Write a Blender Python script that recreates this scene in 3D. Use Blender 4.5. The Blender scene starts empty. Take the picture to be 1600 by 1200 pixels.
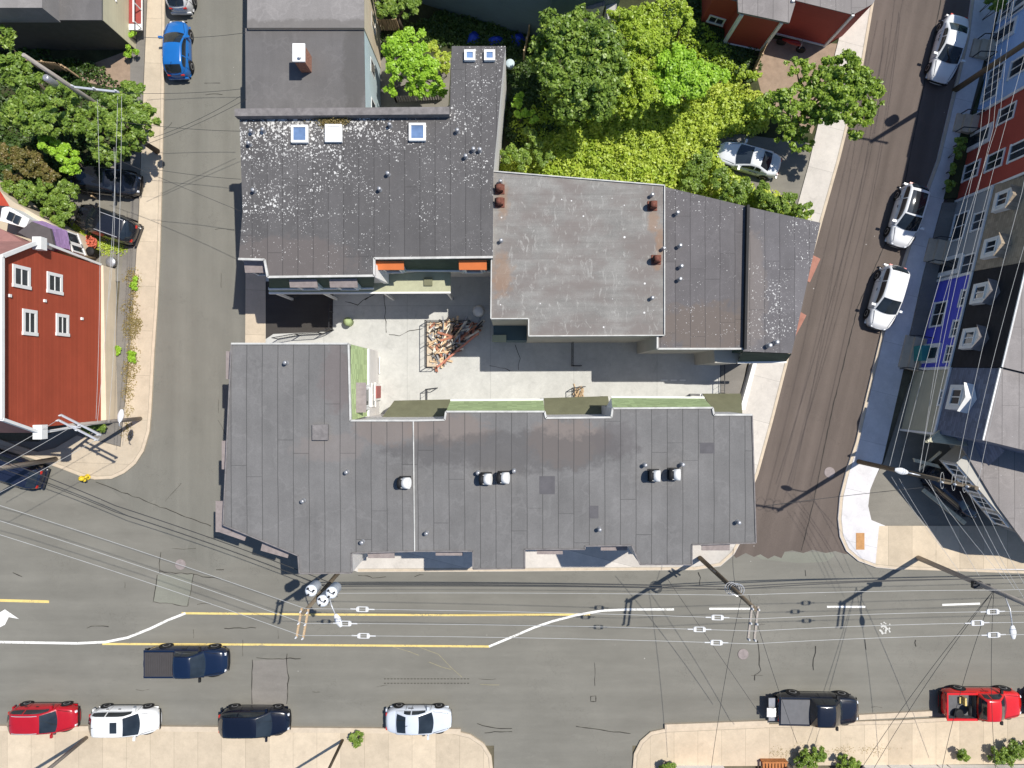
import bpy, bmesh, math, random
import numpy as np
from mathutils import Vector, Matrix
random.seed(7); rng = np.random.default_rng(7)
S = bpy.context.scene; COL = S.collection
R = math.radians; PI = math.pi

# ------------------------------------------------------------ camera, sky, sun
CH = 46.0; F = 1600*24/36
cam = bpy.data.objects.new('camera', bpy.data.cameras.new('camera')); COL.objects.link(cam)
cam.data.lens = 24; cam.data.sensor_width = 36; cam.location = (0, 0, CH); cam.rotation_euler = (0, 0, 0)
cam.data.clip_end = 3000; S.camera = cam
SUNV = Vector((.455, .28, 1)).normalized()          # towards the sun
wd = bpy.data.worlds.new('World'); S.world = wd; wd.use_nodes = True
nt = wd.node_tree; bg = nt.nodes['Background']; sky = nt.nodes.new('ShaderNodeTexSky')
sky.sky_type = 'NISHITA'; sky.sun_disc = False
sky.sun_elevation = math.asin(SUNV.z); sky.sun_rotation = math.atan2(SUNV.x, SUNV.y)
nt.links.new(sky.outputs[0], bg.inputs[0]); sky.ozone_density = 9; sky.air_density = 1.3; bg.inputs[1].default_value = .10
sl = bpy.data.lights.new('sun', 'SUN'); sl.energy = 5; sl.angle = R(.5); sl.color = (1, .955, .875)
sun = bpy.data.objects.new('sun', sl); COL.objects.link(sun); sun.location = (30, 20, 80)
sun.rotation_euler = (-SUNV).to_track_quat('-Z', 'Y').to_euler()
S.view_settings.view_transform = 'Standard'; S.view_settings.look = 'None'; S.view_settings.exposure = .05; S.view_settings.gamma = 1

# ------------------------------------------------------------ coordinates
def sc(z): return F/(CH-z)
def W(px, py, z=0.0):                               # photo point at height z -> place in the world
    s = sc(z); return Vector(((px-800)/s, (600-py)/s, z))
def onplane(px, py, P0, n):
    d = W(px, py, 0)-Vector((0, 0, CH)); o = Vector((0, 0, CH)); t = (P0-o).dot(n)/d.dot(n); return o+d*t

# ------------------------------------------------------------ node helper
class N:
    def __init__(s, name):
        s.m = bpy.data.materials.new(name); s.m.use_nodes = True; s.t = s.m.node_tree; s.p = s.t.nodes['Principled BSDF']
        s.pos = s.t.nodes.new('ShaderNodeNewGeometry').outputs['Position']
    def L(s, a, b): s.t.links.new(a, b)
    def put(s, inp, v):
        if hasattr(v, 'is_linked') or isinstance(v, bpy.types.NodeSocket): s.L(v, inp)
        elif isinstance(v, (tuple, list)) and len(inp.default_value) == 4 and len(v) == 3: inp.default_value = (*v, 1)
        else: inp.default_value = v
    def math(s, op, a, b=0, c=0, clamp=False):
        n = s.t.nodes.new('ShaderNodeMath'); n.operation = op; n.use_clamp = clamp
        s.put(n.inputs[0], a); s.put(n.inputs[1], b); s.put(n.inputs[2], c); return n.outputs[0]
    def vm(s, op, a, b=(0, 0, 0)):
        n = s.t.nodes.new('ShaderNodeVectorMath'); n.operation = op; s.put(n.inputs[0], a); s.put(n.inputs[1], b)
        return n.outputs['Value'] if op in ('DOT_PRODUCT', 'LENGTH', 'DISTANCE') else n.outputs[0]
    def map(s, scale=(1, 1, 1), rot=0, v=None):
        n = s.t.nodes.new('ShaderNodeMapping'); s.put(n.inputs['Vector'], v or s.pos); n.inputs['Rotation'].default_value = (0, 0, rot)
        n2 = s.t.nodes.new('ShaderNodeMapping'); s.L(n.outputs[0], n2.inputs['Vector']); n2.inputs['Scale'].default_value = scale; return n2.outputs[0]
    def noise(s, scale, detail=4, rough=.55, v=None, dist=0):
        n = s.t.nodes.new('ShaderNodeTexNoise'); s.put(n.inputs['Vector'], v or s.pos)
        n.inputs['Scale'].default_value = scale; n.inputs['Detail'].default_value = detail; n.inputs['Roughness'].default_value = rough; n.inputs['Distortion'].default_value = dist
        return n.outputs[0]
    def vor(s, scale, v=None):
        n = s.t.nodes.new('ShaderNodeTexVoronoi'); s.put(n.inputs['Vector'], v or s.pos); n.inputs['Scale'].default_value = scale; return n
    def ramp(s, v, a, b, lo=0.0, hi=1.0):
        n = s.t.nodes.new('ShaderNodeMapRange'); s.put(n.inputs[0], v)
        for i, q in enumerate((a, b, lo, hi)): s.put(n.inputs[i+1], q)
        return n.outputs[0]
    def mix(s, f, a, b, mode='MIX'):
        n = s.t.nodes.new('ShaderNodeMix'); n.data_type = 'RGBA'; n.blend_type = mode
        s.put(n.inputs[0], f); s.put(n.inputs[6], a); s.put(n.inputs[7], b); return n.outputs[2]
    def xyz(s, v=None):
        n = s.t.nodes.new('ShaderNodeSeparateXYZ'); s.put(n.inputs[0], v or s.pos); return n.outputs
    def comb(s, x, y, z=0):
        n = s.t.nodes.new('ShaderNodeCombineXYZ'); s.put(n.inputs[0], x); s.put(n.inputs[1], y); s.put(n.inputs[2], z); return n.outputs[0]
    def wn(s, v):
        n = s.t.nodes.new('ShaderNodeTexWhiteNoise'); n.noise_dimensions = '1D'; s.put(n.inputs['W'], v); return n.outputs['Value']
    def bump(s, h, strength=.3, dist=.02):
        n = s.t.nodes.new('ShaderNodeBump'); s.put(n.inputs['Height'], h); n.inputs['Strength'].default_value = strength; n.inputs['Distance'].default_value = dist
        s.L(n.outputs[0], s.p.inputs['Normal'])
    def out(s, col, rough=.8, metal=0, spec=.3, coat=0):
        s.put(s.p.inputs['Base Color'], col); s.put(s.p.inputs['Roughness'], rough); s.p.inputs['Metallic'].default_value = metal
        s.p.inputs['Specular IOR Level'].default_value = spec; s.p.inputs['Coat Weight'].default_value = coat; s.p.inputs['Coat Roughness'].default_value = .05
        return s.m
def k(c, f): return tuple(min(1, q*f) for q in c)
def plain(name, c, rough=.75, var=.12, scale=2.5, **kw):
    n = N(name); v = n.ramp(n.noise(scale, 5, .6), .3, .7, 1-var, 1+var); g = n.ramp(n.noise(scale*14, 2), .3, .7, 1-var*.4, 1+var*.4)
    v = n.math('MULTIPLY', v, g)
    return n.out(n.mix(1, c, n.comb(v, v, v), 'MULTIPLY'), rough, **kw)

def asphalt(name, c, streak=0, grain=.07, patch=.14, worn=(0, 0)):
    n = N(name)
    a = n.ramp(n.noise(.22, 6, .62), .32, .68, 1-patch, 1+patch)
    b = n.ramp(n.noise(1.6, 4, .6, v=n.map((.35, 1.6, 1), worn[0])), .3, .7, 1-patch*.5, 1+patch*.5)
    g = n.ramp(n.noise(34, 2, .7), .3, .7, 1-grain*1.6, 1+grain*1.6)
    v = n.math('MULTIPLY', n.math('MULTIPLY', a, b), g)
    if streak:
        w = n.ramp(n.noise(1.0, 3, .5, v=n.map((.03, 1.1, 1), worn[0])), .35, .65, 1-streak, 1+streak)
        v = n.math('MULTIPLY', v, w)
    col = n.mix(1, c, n.comb(v, v, v), 'MULTIPLY')
    st = n.ramp(n.noise(.9, 5, .7, dist=.6), .70, .8)                      # oil and water stains
    col = n.mix(n.math('MULTIPLY', st, .35), col, k(c, .45))
    sp = n.math('LESS_THAN', n.vor(1.5).outputs['Distance'], n.ramp(n.noise(.35, 3), .56, .75, 0, .085))
    col = n.mix(n.math('MULTIPLY', sp, .55), col, (.62, .6, .56))
    x_, y_, z_ = n.xyz(n.map((1, 1, 1), worn[0]))
    tr = n.ramp(n.math('SINE', n.math('MULTIPLY', n.math('ADD', y_, n.math('MULTIPLY', n.noise(.15, 2), 1.2)), 3.4)), -1, 1, -.5, .5)
    tv = n.math('ADD', 1, n.math('MULTIPLY', n.math('MULTIPLY', tr, n.ramp(n.noise(.12, 3), .35, .65)), .09)); col = n.mix(1, col, n.comb(tv, tv, tv), 'MULTIPLY')
    pale = n.ramp(n.noise(.55, 6, .75, dist=1.5, v=n.map((.5, 1.4, 1), worn[0])), .58, .74); col = n.mix(n.math('MULTIPLY', pale, .35), col, k(c, 1.35))
    fine = n.math('LESS_THAN', n.math('ABSOLUTE', n.math('SUBTRACT', n.noise(.5, 7, .68), .5)), .0016); col = n.mix(n.math('MULTIPLY', n.math('MULTIPLY', fine, n.ramp(n.noise(.2, 2), .5, .6)), .6), col, k(c, .35))
    n.bump(n.noise(60, 2), .25, .01)
    return n.out(col, .9, spec=.2)

def concrete(name, c, ang=0, pitch=1.5, cross=0, off=0.0, var=.09, joint=.02):
    """slabs cut by joints every pitch metres along direction ang"""
    n = N(name); d = (math.cos(ang), math.sin(ang), 0); e = (-math.sin(ang), math.cos(ang), 0)
    u = n.math('ADD', n.math('DIVIDE', n.vm('DOT_PRODUCT', n.pos, d), pitch), off+200)
    tone = n.ramp(n.wn(n.math('FLOOR', u)), 0, 1, 1-var, 1+var)
    fr = n.math('FRACT', u); ln = n.math('LESS_THAN', fr, joint/pitch)
    if cross:
        w = n.math('ADD', n.math('DIVIDE', n.vm('DOT_PRODUCT', n.pos, e), cross), 200.3)
        ln = n.math('MAXIMUM', ln, n.math('LESS_THAN', n.math('FRACT', w), joint/cross))
    v = n.math('MULTIPLY', tone, n.ramp(n.noise(.8, 6, .65), .3, .7, .9, 1.09)); v = n.math('MULTIPLY', v, n.ramp(n.noise(25, 2), .3, .7, .96, 1.04))
    col = n.mix(1, c, n.comb(v, v, v), 'MULTIPLY')
    st = n.ramp(n.noise(1.3, 5, .7, dist=.8), .58, .74)
    col = n.mix(n.math('MULTIPLY', st, .38), col, k(c, .6)); gum = n.vor(3.2); col = n.mix(n.math('MULTIPLY', n.math('LESS_THAN', gum.outputs['Distance'], n.ramp(n.xyz(gum.outputs['Color'])[0], .55, 1, 0, .07)), .45), col, k(c, .4))
    wear = n.ramp(n.noise(4, 6, .75), .35, .65, .95, 1.05); col = n.mix(1, col, n.comb(wear, wear, wear), 'MULTIPLY'); col = n.mix(n.math('MULTIPLY', ln, .6), col, k(c, .35))
    return n.out(col, .9, spec=.2)

def membrane(name, c, seam=.87, spots=0.0, grad=None, dirt=None, tone=.10, lap=5.0, seamdark=.45):
    """rolled roofing: strips along Y, lap joints, bird lime spots, dirt"""
    n = N(name); x, y, z = n.xyz()
    xw = n.math('ADD', x, n.math('MULTIPLY', n.noise(.25, 2, v=n.map((.2, 1, 1))), .10))
    i = n.math('ADD', n.math('DIVIDE', xw, seam), 100); fi = n.math('FLOOR', i)
    r1 = n.wn(fi); j = n.math('ADD', n.math('DIVIDE', y, n.ramp(r1, 0, 1, lap*.7, lap*1.4)), n.math('MULTIPLY', r1, 37)); fj = n.math('FLOOR', j)
    t = n.ramp(n.wn(n.math('ADD', n.math('MULTIPLY', fi, 7.31), n.math('MULTIPLY', fj, 3.17))), 0, 1, 1-tone, 1+tone)
    ln = n.math('LESS_THAN', n.math('FRACT', i), .045/seam)
    ln2 = n.math('LESS_THAN', n.math('FRACT', j), .035/lap); ln = n.math('MAXIMUM', ln, n.math('MULTIPLY', ln2, .8))
    v = n.math('MULTIPLY', t, n.ramp(n.noise(.5, 6, .65), .3, .7, .88, 1.12)); v = n.math('MULTIPLY', v, n.ramp(n.noise(22, 2, .7), .3, .7, .9, 1.1))
    v = n.math('MULTIPLY', v, n.ramp(n.noise(1.2, 4, .6, v=n.map((1.4, .12, 1))), .3, .7, .94, 1.06))
    col = n.mix(1, c, n.comb(v, v, v), 'MULTIPLY')
    sc_ = n.ramp(n.noise(1.1, 6, .78, dist=1.4), .60, .76); col = n.mix(n.math('MULTIPLY', sc_, .30), col, k(c, 1.7))
    pd_ = n.ramp(n.math('ABSOLUTE', n.math('SUBTRACT', n.noise(.33, 4, .6), .5)), 0, .018, .22, 0); col = n.mix(pd_, col, k(c, 1.5))
    if dirt:
        for (dx, dy, rx, ry, dc, amt) in dirt:
            dd = n.vm('LENGTH', n.vm('MULTIPLY', n.vm('SUBTRACT', n.comb(x, y, 0), (dx, dy, 0)), (1/rx, 1/ry, 0)))
            dd = n.math('ADD', dd, n.ramp(n.noise(.9, 5, .7), .3, .7, -.35, .35))
            col = n.mix(n.math('MULTIPLY', n.ramp(dd, .75, 1.05, 1, 0), amt), col, dc)
    col = n.mix(n.math('MULTIPLY', ln, 1-seamdark), col, k(c, .38))
    if spots:
        wv = n.vm('ADD', n.pos, n.vm('SCALE', n.comb(n.noise(5), n.noise(5.5), 0))) if False else n.map((1, 1, 1))
        dn = n.t.nodes.new('ShaderNodeTexNoise'); dn.inputs['Scale'].default_value = 7; n.put(dn.inputs['Vector'], n.pos)
        sv = n.t.nodes.new('ShaderNodeVectorMath'); sv.operation = 'SCALE'; n.put(sv.inputs[0], dn.outputs[1]); sv.inputs[3].default_value = .16
        wv = n.vm('ADD', n.pos, sv.outputs[0])
        base = n.ramp(n.noise(.55, 4, .6), .36, .66, 0, spots)
        if grad:
            for (gx, gy, grx, gry, amt) in grad:
                dd = n.vm('LENGTH', n.vm('MULTIPLY', n.vm('SUBTRACT', n.comb(x, y, 0), (gx, gy, 0)), (1/grx, 1/gry, 0)))
                base = n.math('ADD', base, n.ramp(dd, 0, 1, amt, 0))
        for scl, am in ((3.2, .62), (6.0, .95), (10.0, 1.0)):
            vo = n.vor(scl, wv); pr = n.math('MULTIPLY', base, n.ramp(n.xyz(vo.outputs['Color'])[0], 0, 1, 0, am))
            sp = n.math('LESS_THAN', vo.outputs['Distance'], pr)
            col = n.mix(n.math('MULTIPLY', sp, n.ramp(n.xyz(vo.outputs['Color'])[1], 0, 1, .45, .92)), col, (.66, .65, .62))
    n.bump(n.math('SUBTRACT', 1, ln), .3, .015)
    return n.out(col, .85, spec=.25)

def siding(name, c, pitch=.11, vertical=False, shingle=False, var=.06):
    n = N(name); x, y, z = n.xyz()
    fr = n.math('FRACT', n.math('ADD', n.math('DIVIDE', z, pitch), 50))
    ln = n.ramp(fr, 0, .25, .72, 1); rr = n.wn(n.math('FLOOR', n.math('ADD', n.math('DIVIDE', z, pitch), 50)))
    v = n.math('MULTIPLY', ln, n.ramp(rr, 0, 1, 1-var*.5, 1+var*.5))
    if shingle:
        w = n.t.nodes.new('ShaderNodeTexWhiteNoise'); w.noise_dimensions = '3D'
        n.put(w.inputs[0], n.vm('FLOOR', n.vm('DIVIDE', n.pos, (.28, .28, pitch)))); v = n.math('MULTIPLY', v, n.ramp(w.outputs[0], 0, 1, .82, 1.16))
    v = n.math('MULTIPLY', v, n.ramp(n.noise(.8, 5, .6), .3, .7, .93, 1.06))
    n.bump(n.math('SUBTRACT', 1, fr), .3, .015)
    return n.out(n.mix(1, c, n.comb(v, v, v), 'MULTIPLY'), .7, spec=.3)

def foliage(name, c1, c2, c3=None):
    n = N(name); a = n.t.nodes.new('ShaderNodeAttribute'); a.attribute_name = 'tint'; f = a.outputs['Fac']
    col = n.mix(n.ramp(f, 0, .6), c1, c2)
    if c3: col = n.mix(n.ramp(f, .6, 1), col, c3)
    d = n.t.nodes.new('ShaderNodeBsdfDiffuse'); t = n.t.nodes.new('ShaderNodeBsdfTranslucent'); n.L(col, d.inputs[0]); n.L(n.mix(1, col, (1.1, 1.0, .35, 1), 'MULTIPLY'), t.inputs[0])
    g = n.t.nodes.new('ShaderNodeBsdfGlossy'); g.inputs['Roughness'].default_value = .45; g.inputs[0].default_value = (.8, .8, .8, 1)
    m = n.t.nodes.new('ShaderNodeMixShader'); m.inputs[0].default_value = .32; n.L(d.outputs[0], m.inputs[1]); n.L(t.outputs[0], m.inputs[2])
    m2 = n.t.nodes.new('ShaderNodeMixShader'); m2.inputs[0].default_value = .035; n.L(m.outputs[0], m2.inputs[1]); n.L(g.outputs[0], m2.inputs[2])
    n.L(m2.outputs[0], n.t.nodes['Material Output'].inputs[0]); return n.m

def paint(name, c, rough=.28, metal=0.0):
    n = N(name); return n.out(n.mix(n.ramp(n.noise(2, 4), .45, .8, 0, .5), c, k(c, .82)), rough, metal, .5, .8)

# ------------------------------------------------------------ mesh helpers
class MB:
    def __init__(s): s.v = []; s.f = []; s.sm = []
    def quad(s, *pts, smooth=False):
        b = len(s.v); s.v += [tuple(p) for p in pts]; s.f.append(tuple(range(b, b+len(pts)))); s.sm.append(smooth); return s
    def prism(s, poly, z0, z1, bottom=False, top=True):
        n = len(poly); a = sum(poly[i][0]*poly[(i+1) % n][1]-poly[(i+1) % n][0]*poly[i][1] for i in range(n))
        if a < 0: poly = poly[::-1]
        f0 = (lambda i: z0[i]) if isinstance(z0, list) else (lambda i: z0); f1 = (lambda i: z1[i]) if isinstance(z1, list) else (lambda i: z1)
        for i in range(n):
            j = (i+1) % n; p, q = poly[i], poly[j]
            s.quad((p[0], p[1], f0(i)), (q[0], q[1], f0(j)), (q[0], q[1], f1(j)), (p[0], p[1], f1(i)))
        if top: s.quad(*[(p[0], p[1], f1(i)) for i, p in enumerate(poly)])
        if bottom: s.quad(*[(p[0], p[1], f0(i)) for i, p in reversed(list(enumerate(poly)))])
        return s
    def hexa(s, b, t):                                # bottom four, top four (ccw)
        for i in range(4):
            j = (i+1) % 4; s.quad(b[i], b[j], t[j], t[i])
        s.quad(*t); s.quad(*b[::-1]); return s
    def box(s, c, d, rz=0, M=None):
        hx, hy, hz = d[0]/2, d[1]/2, d[2]/2; m = M or Matrix.Rotation(rz, 3, 'Z'); c = Vector(c)
        P = [c+m @ Vector((x*hx, y*hy, z*hz)) for z in (-1, 1) for x, y in ((-1, -1), (1, -1), (1, 1), (-1, 1))]
        return s.hexa(P[:4], P[4:])
    def beam(s, a, b, w, h=None):
        a = Vector(a); b = Vector(b); h = h or w; d = (b-a); L = d.length
        if L < 1e-6: return s
        d.normalize(); up = Vector((0, 0, 1)) if abs(d.z) < .95 else Vector((1, 0, 0)); r = d.cross(up).normalized(); u = r.cross(d)
        P = [a+r*x*w/2+u*y*h/2 for x, y in ((-1, -1), (1, -1), (1, 1), (-1, 1))]; Q = [p+d*L for p in P]
        for i in range(4):
            j = (i+1) % 4; s.quad(P[i], P[j], Q[j], Q[i])
        s.quad(*P[::-1]); s.quad(*Q); return s
    def tube(s, pts, r, n=8, caps=True):
        pts = [Vector(p) for p in pts]; rr = r if isinstance(r, (list, tuple)) else [r]*len(pts); rings = []
        prev = None
        for i, p in enumerate(pts):
            d = (pts[min(i+1, len(pts)-1)]-pts[max(i-1, 0)]).normalized()
            ref = Vector((0, 0, 1)) if abs(d.z) < .9 else Vector((1, 0, 0))
            x = d.cross(ref).normalized() if prev is None else (prev-d*prev.dot(d)).normalized(); prev = x; y = d.cross(x)
            b = len(s.v)
            for q in range(n):
                t = 2*PI*q/n; s.v.append(tuple(p+(x*math.cos(t)+y*math.sin(t))*rr[i]))
            rings.append(b)
        for a, b in zip(rings, rings[1:]):
            for q in range(n):
                q2 = (q+1) % n; s.f.append((a+q, a+q2, b+q2, b+q)); s.sm.append(n > 6)
        if caps:
            s.f.append(tuple(range(rings[0], rings[0]+n))[::-1]); s.sm.append(False); s.f.append(tuple(range(rings[-1], rings[-1]+n))); s.sm.append(False)
        return s
    def lathe(s, c, prof, n=16, M=None):              # prof: (r,z) list
        c = Vector(c); m = M or Matrix.Identity(3); b0 = len(s.v)
        for r, z in prof:
            for q in range(n):
                t = 2*PI*q/n; s.v.append(tuple(c+m @ Vector((r*math.cos(t), r*math.sin(t), z))))
        for i in range(len(prof)-1):
            for q in range(n):
                q2 = (q+1) % n; a = b0+i*n; b = a+n; s.f.append((a+q, a+q2, b+q2, b+q)); s.sm.append(True)
        s.f.append(tuple(range(b0, b0+n))[::-1]); s.sm.append(False); e = b0+(len(prof)-1)*n; s.f.append(tuple(range(e, e+n))); s.sm.append(False); return s
    def grid(s, G, smooth=True):                      # G[i][j] points
        b = len(s.v); m = len(G[0])
        for row in G: s.v += [tuple(p) for p in row]
        for i in range(len(G)-1):
            for j in range(m-1):
                a = b+i*m+j; s.f.append((a, a+1, a+m+1, a+m)); s.sm.append(smooth)
        return s
    def islands(s):
        key = {}; par = list(range(len(s.f)))
        def fd(a):
            while par[a] != a: par[a] = par[par[a]]; a = par[a]
            return a
        for i, f in enumerate(s.f):
            for v in f:
                q_ = tuple(round(c, 4) for c in s.v[v])
                if q_ in key: par[fd(i)] = fd(key[q_])
                else: key[q_] = i
        g = {}
        for i in range(len(s.f)): g.setdefault(fd(i), []).append(i)
        return list(g.values())
    def build(s, name, mat, parent=None, label=None, fix=False, kind=None):
        if name in ('eave_board', 'sloping_roof', 'corner_board', 'rake_board', 'mansard_end', 'crossarm', 'porch_rail', 'post') and parent:
            gs = s.islands()
            if len(gs) > 1:
                for g_ in gs:
                    m_ = MB(); m_.v = s.v; m_.f = [s.f[i] for i in g_]; m_.sm = [s.sm[i] for i in g_]; us = sorted({v for f in m_.f for v in f}); mp = {v: i for i, v in enumerate(us)}
                    m_.v = [s.v[v] for v in us]; m_.f = [tuple(mp[v] for v in f) for f in m_.f]; o = m_.build(name, mat, parent, label, fix, kind)
                return o
        me = bpy.data.meshes.new(name); o = bpy.data.objects.new(name, me)
        off = Vector(parent_loc(parent)) if parent else Vector((0, 0, 0))
        me.from_pydata([tuple(Vector(v)-off) for v in s.v] if off.length else s.v, [], s.f)
        me.polygons.foreach_set('use_smooth', s.sm)
        if fix:
            bm = bmesh.new(); bm.from_mesh(me); bmesh.ops.recalc_face_normals(bm, faces=bm.faces); bm.to_mesh(me); bm.free()
        me.materials.append(mat); COL.objects.link(o)
        if parent: o.parent = parent
        if label: o['label'] = label
        if kind: o['kind'] = kind
        return o
def parent_loc(p):
    v = Vector((0, 0, 0))
    while p: v += p.location; p = p.parent
    return v
def thing(name, label, cat, loc=(0, 0, 0), rz=0, group=None):
    o = bpy.data.objects.new(name, None); COL.objects.link(o); o.location = loc; o.rotation_euler = (0, 0, rz); o.empty_display_size = .3
    o['label'] = label; o['category'] = cat
    if group: o['group'] = group
    return o
def tag(o, label, cat, group=None, kind=None):
    o['label'] = label; o['category'] = cat
    if group: o['group'] = group
    if kind: o['kind'] = kind
    return o
def struct(o): o['kind'] = 'structure'; return o
def P2(pts, z=0): return [tuple(W(a, b, z)[:2]) for a, b in pts]
def sheet(name, pts, z, mat, h=0):
    m = MB(); p = P2(pts)
    if h: m.prism(p, z, z+h)
    else:
        n = len(p); a = sum(p[i][0]*p[(i+1) % n][1]-p[(i+1) % n][0]*p[i][1] for i in range(n))
        if a < 0: p = p[::-1]
        m.quad(*[(x, y, z) for x, y in p])
    return struct(m.build(name, mat))
def strip(m, pts, w, z):                              # flat ribbon along world points
    pts = [Vector((p[0], p[1], 0)) for p in pts]; L = []; Rr = []
    for i, p in enumerate(pts):
        d = (pts[min(i+1, len(pts)-1)]-pts[max(i-1, 0)]).normalized(); nn = Vector((-d.y, d.x, 0)); ww = w[i] if isinstance(w, list) else w
        L.append(p+nn*ww/2); Rr.append(p-nn*ww/2)
    for i in range(len(pts)-1): m.quad((*Rr[i][:2], z), (*Rr[i+1][:2], z), (*L[i+1][:2], z), (*L[i][:2], z))
    return m

# ------------------------------------------------------------ materials
M = {}
M['ground'] = plain('ground_soil', (.12, .105, .07), .95, .3, .6)
M['road'] = asphalt('road_asphalt', (.186, .178, .153), .05, patch=.08, worn=(0, 0))
M['street'] = asphalt('left_street_asphalt', (.178, .172, .148), .04, patch=.07, worn=(R(-90), 0))
M['brown'] = asphalt('brown_asphalt', (.124, .100, .086), .11, patch=.07, worn=(R(-77), 0))
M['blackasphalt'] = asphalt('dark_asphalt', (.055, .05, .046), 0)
M['path'] = asphalt('path_asphalt', (.2, .185, .165), 0)
M['patch'] = asphalt('patch_asphalt', (.205, .205, .17), 0, patch=.08)
M['walkS'] = concrete('sidewalk_concrete', (.53, .44, .325), 0, 1.6, 0, .2)
M['walkL'] = concrete('sidewalk_concrete_left', (.51, .43, .325), R(88), 3.0, 0, .1)
M['walkR'] = concrete('sidewalk_concrete_right', (.55, .51, .46), R(75.5), 2.9, 0, .4)
M['walkRo'] = concrete('sidewalk_concrete_shaded', (.62, .60, .60), R(76), 3.4, 0, .4, var=.05)
M['kerb'] = plain('kerb_concrete', (.54, .45, .34), .9, .1)
M['court'] = concrete('courtyard_concrete', (.485, .483, .455), 0, 5.6, 7.5, .26, var=.03)
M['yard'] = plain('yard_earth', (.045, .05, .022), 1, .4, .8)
M['drive'] = asphalt('driveway_asphalt', (.21, .195, .165), 0)
M['tan'] = plain('tan_driveway', (.30, .22, .16), .95, .15)
M['white'] = plain('white_paint', (.80, .79, .76), .55, .05)
def worn_line(name, c):
    n = N(name); v = n.ramp(n.noise(3, 4), .3, .7, .88, 1.08); col = n.mix(1, c, n.comb(v, v, v), 'MULTIPLY')
    w = n.ramp(n.math('ADD', n.math('MULTIPLY', n.noise(9, 5, .8), .7), n.math('MULTIPLY', n.noise(.8, 3), .35)), .575, .62)
    return n.out(n.mix(n.math('MULTIPLY', w, .75), col, (.20, .19, .16)), .75, spec=.2)
M['faint_yellow'] = plain('faint_yellow_scuff', (.33, .29, .17), .9, .3, 5); M['edge'] = plain('roof_edge_metal', (.50, .49, .46), .6, .2, 2); M['line_white'] = worn_line('road_line_white', (.80, .79, .75))
M['line_yellow'] = worn_line('road_line_yellow', (.72, .55, .20))
M['crack'] = plain('crack_tar', (.04, .037, .033), .9, .2)
brownd = (.20, .165, .145)
xA = W(700, 690, 8.3)
M['roofA'] = membrane('roof_membrane_grey', (.158, .153, .149), .86, 0, tone=.045, lap=14, seamdark=.3,
    dirt=[(W(700, 0, 8.3).x, W(0, 672, 8.3).y, 2.6, 1.0, brownd, .7), (W(885, 0, 8.3).x, W(0, 690, 8.3).y, 2.2, 1.4, brownd, .75), (W(800, 0, 8.3).x, W(0, 705, 8.3).y, 7.5, 1.2, (.085, .08, .08), .55),
          (W(610, 0, 8.3).x, W(0, 670, 8.3).y, 2.0, .9, brownd, .6), (W(520, 0, 8.3).x, W(0, 700, 8.3).y, 2.2, .9, (.21, .18, .165), .45), (W(530, 0, 8.3).x, W(0, 590, 8.3).y, 1.2, 2.0, (.15, .12, .115), .5), (W(965, 0, 8.3).x, W(0, 690, 8.3).y, 1.4, 1.1, (.11, .1, .1), .5)])
c1 = W(385, 195, 7.1); c2 = W(530, 190, 7.1); c3 = W(760, 150, 7.1); c4 = W(740, 245, 7.1)
M['roofB'] = membrane('roof_membrane_speckled', (.104, .099, .098), .87, .30, tone=.08, lap=12,
    grad=[(c1.x, c1.y, 7.5, 8.5, .24), (c2.x, c2.y, 9, 2.0, .26), (c3.x, c3.y, 2.4, 5, .16), (c2.x, c2.y-1, 9, 6, .14), (c4.x, c4.y, 2.2, 2, .22)], dirt=[(W(450, 0, 7.1).x, W(0, 405, 7.1).y, 4.5, 1.4, (.15, .125, .115), .5)])
gw = W(900, 400, 7.5)
M['roofC'] = None
def roofc():
    n = N('roof_weathered_concrete'); c = (.235, .225, .208)
    v = n.ramp(n.noise(.35, 7, .68), .3, .7, .82, 1.22); v = n.math('MULTIPLY', v, n.ramp(n.noise(1.6, 4, .6, v=n.map((.3, 2.4, 1))), .3, .7, .88, 1.1)); v = n.math('MULTIPLY', v, n.ramp(n.noise(16, 3, .75), .25, .75, .82, 1.16))
    col = n.mix(1, c, n.comb(v, v, v), 'MULTIPLY')
    col = n.mix(n.ramp(n.noise(.45, 5, .6, v=n.map((1, 1.8, 1))), .42, .62, 0, .8), col, (.185, .16, .146))
    col = n.mix(n.math('MULTIPLY', n.ramp(n.noise(2.2, 6, .72, dist=1.2, v=n.map((1.4, .6, 1))), .56, .70), .7), col, (.42, .41, .38))
    x, y, z = n.xyz()
    col = n.mix(n.math('MULTIPLY', n.math('LESS_THAN', n.math('FRACT', n.math('ADD', n.math('DIVIDE', y, .92), 50.2)), .03), .22), col, (.12, .11, .1))
    vo = n.vor(1.7); sp = n.math('LESS_THAN', vo.outputs['Distance'], n.ramp(n.xyz(vo.outputs['Color'])[0], .5, 1, 0, .11)); col = n.mix(n.math('MULTIPLY', sp, .8), col, (.8, .79, .77))
    for (px, py, rx, ry) in ((1020, 345, .35, .8), (1026, 410, .35, .45), (785, 315, .4, 1.2), (1030, 380, .25, 1.3), (784, 430, .7, 1.5)):
        q = W(px, py, 6.8); dd = n.vm('LENGTH', n.vm('MULTIPLY', n.vm('SUBTRACT', n.comb(x, y, 0), (q.x, q.y, 0)), (1/rx, 1/ry, 0))); dd = n.math('ADD', dd, n.ramp(n.noise(3, 4), .3, .7, -.3, .3))
        col = n.mix(n.ramp(dd, .5, 1.1, .45, 0), col, (.30, .17, .09))
    return n.out(col, .88, spec=.2)
M['roofC'] = roofc()
q = W(1100, 520, 6.6); q2 = W(1195, 520, 6.6)
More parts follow.
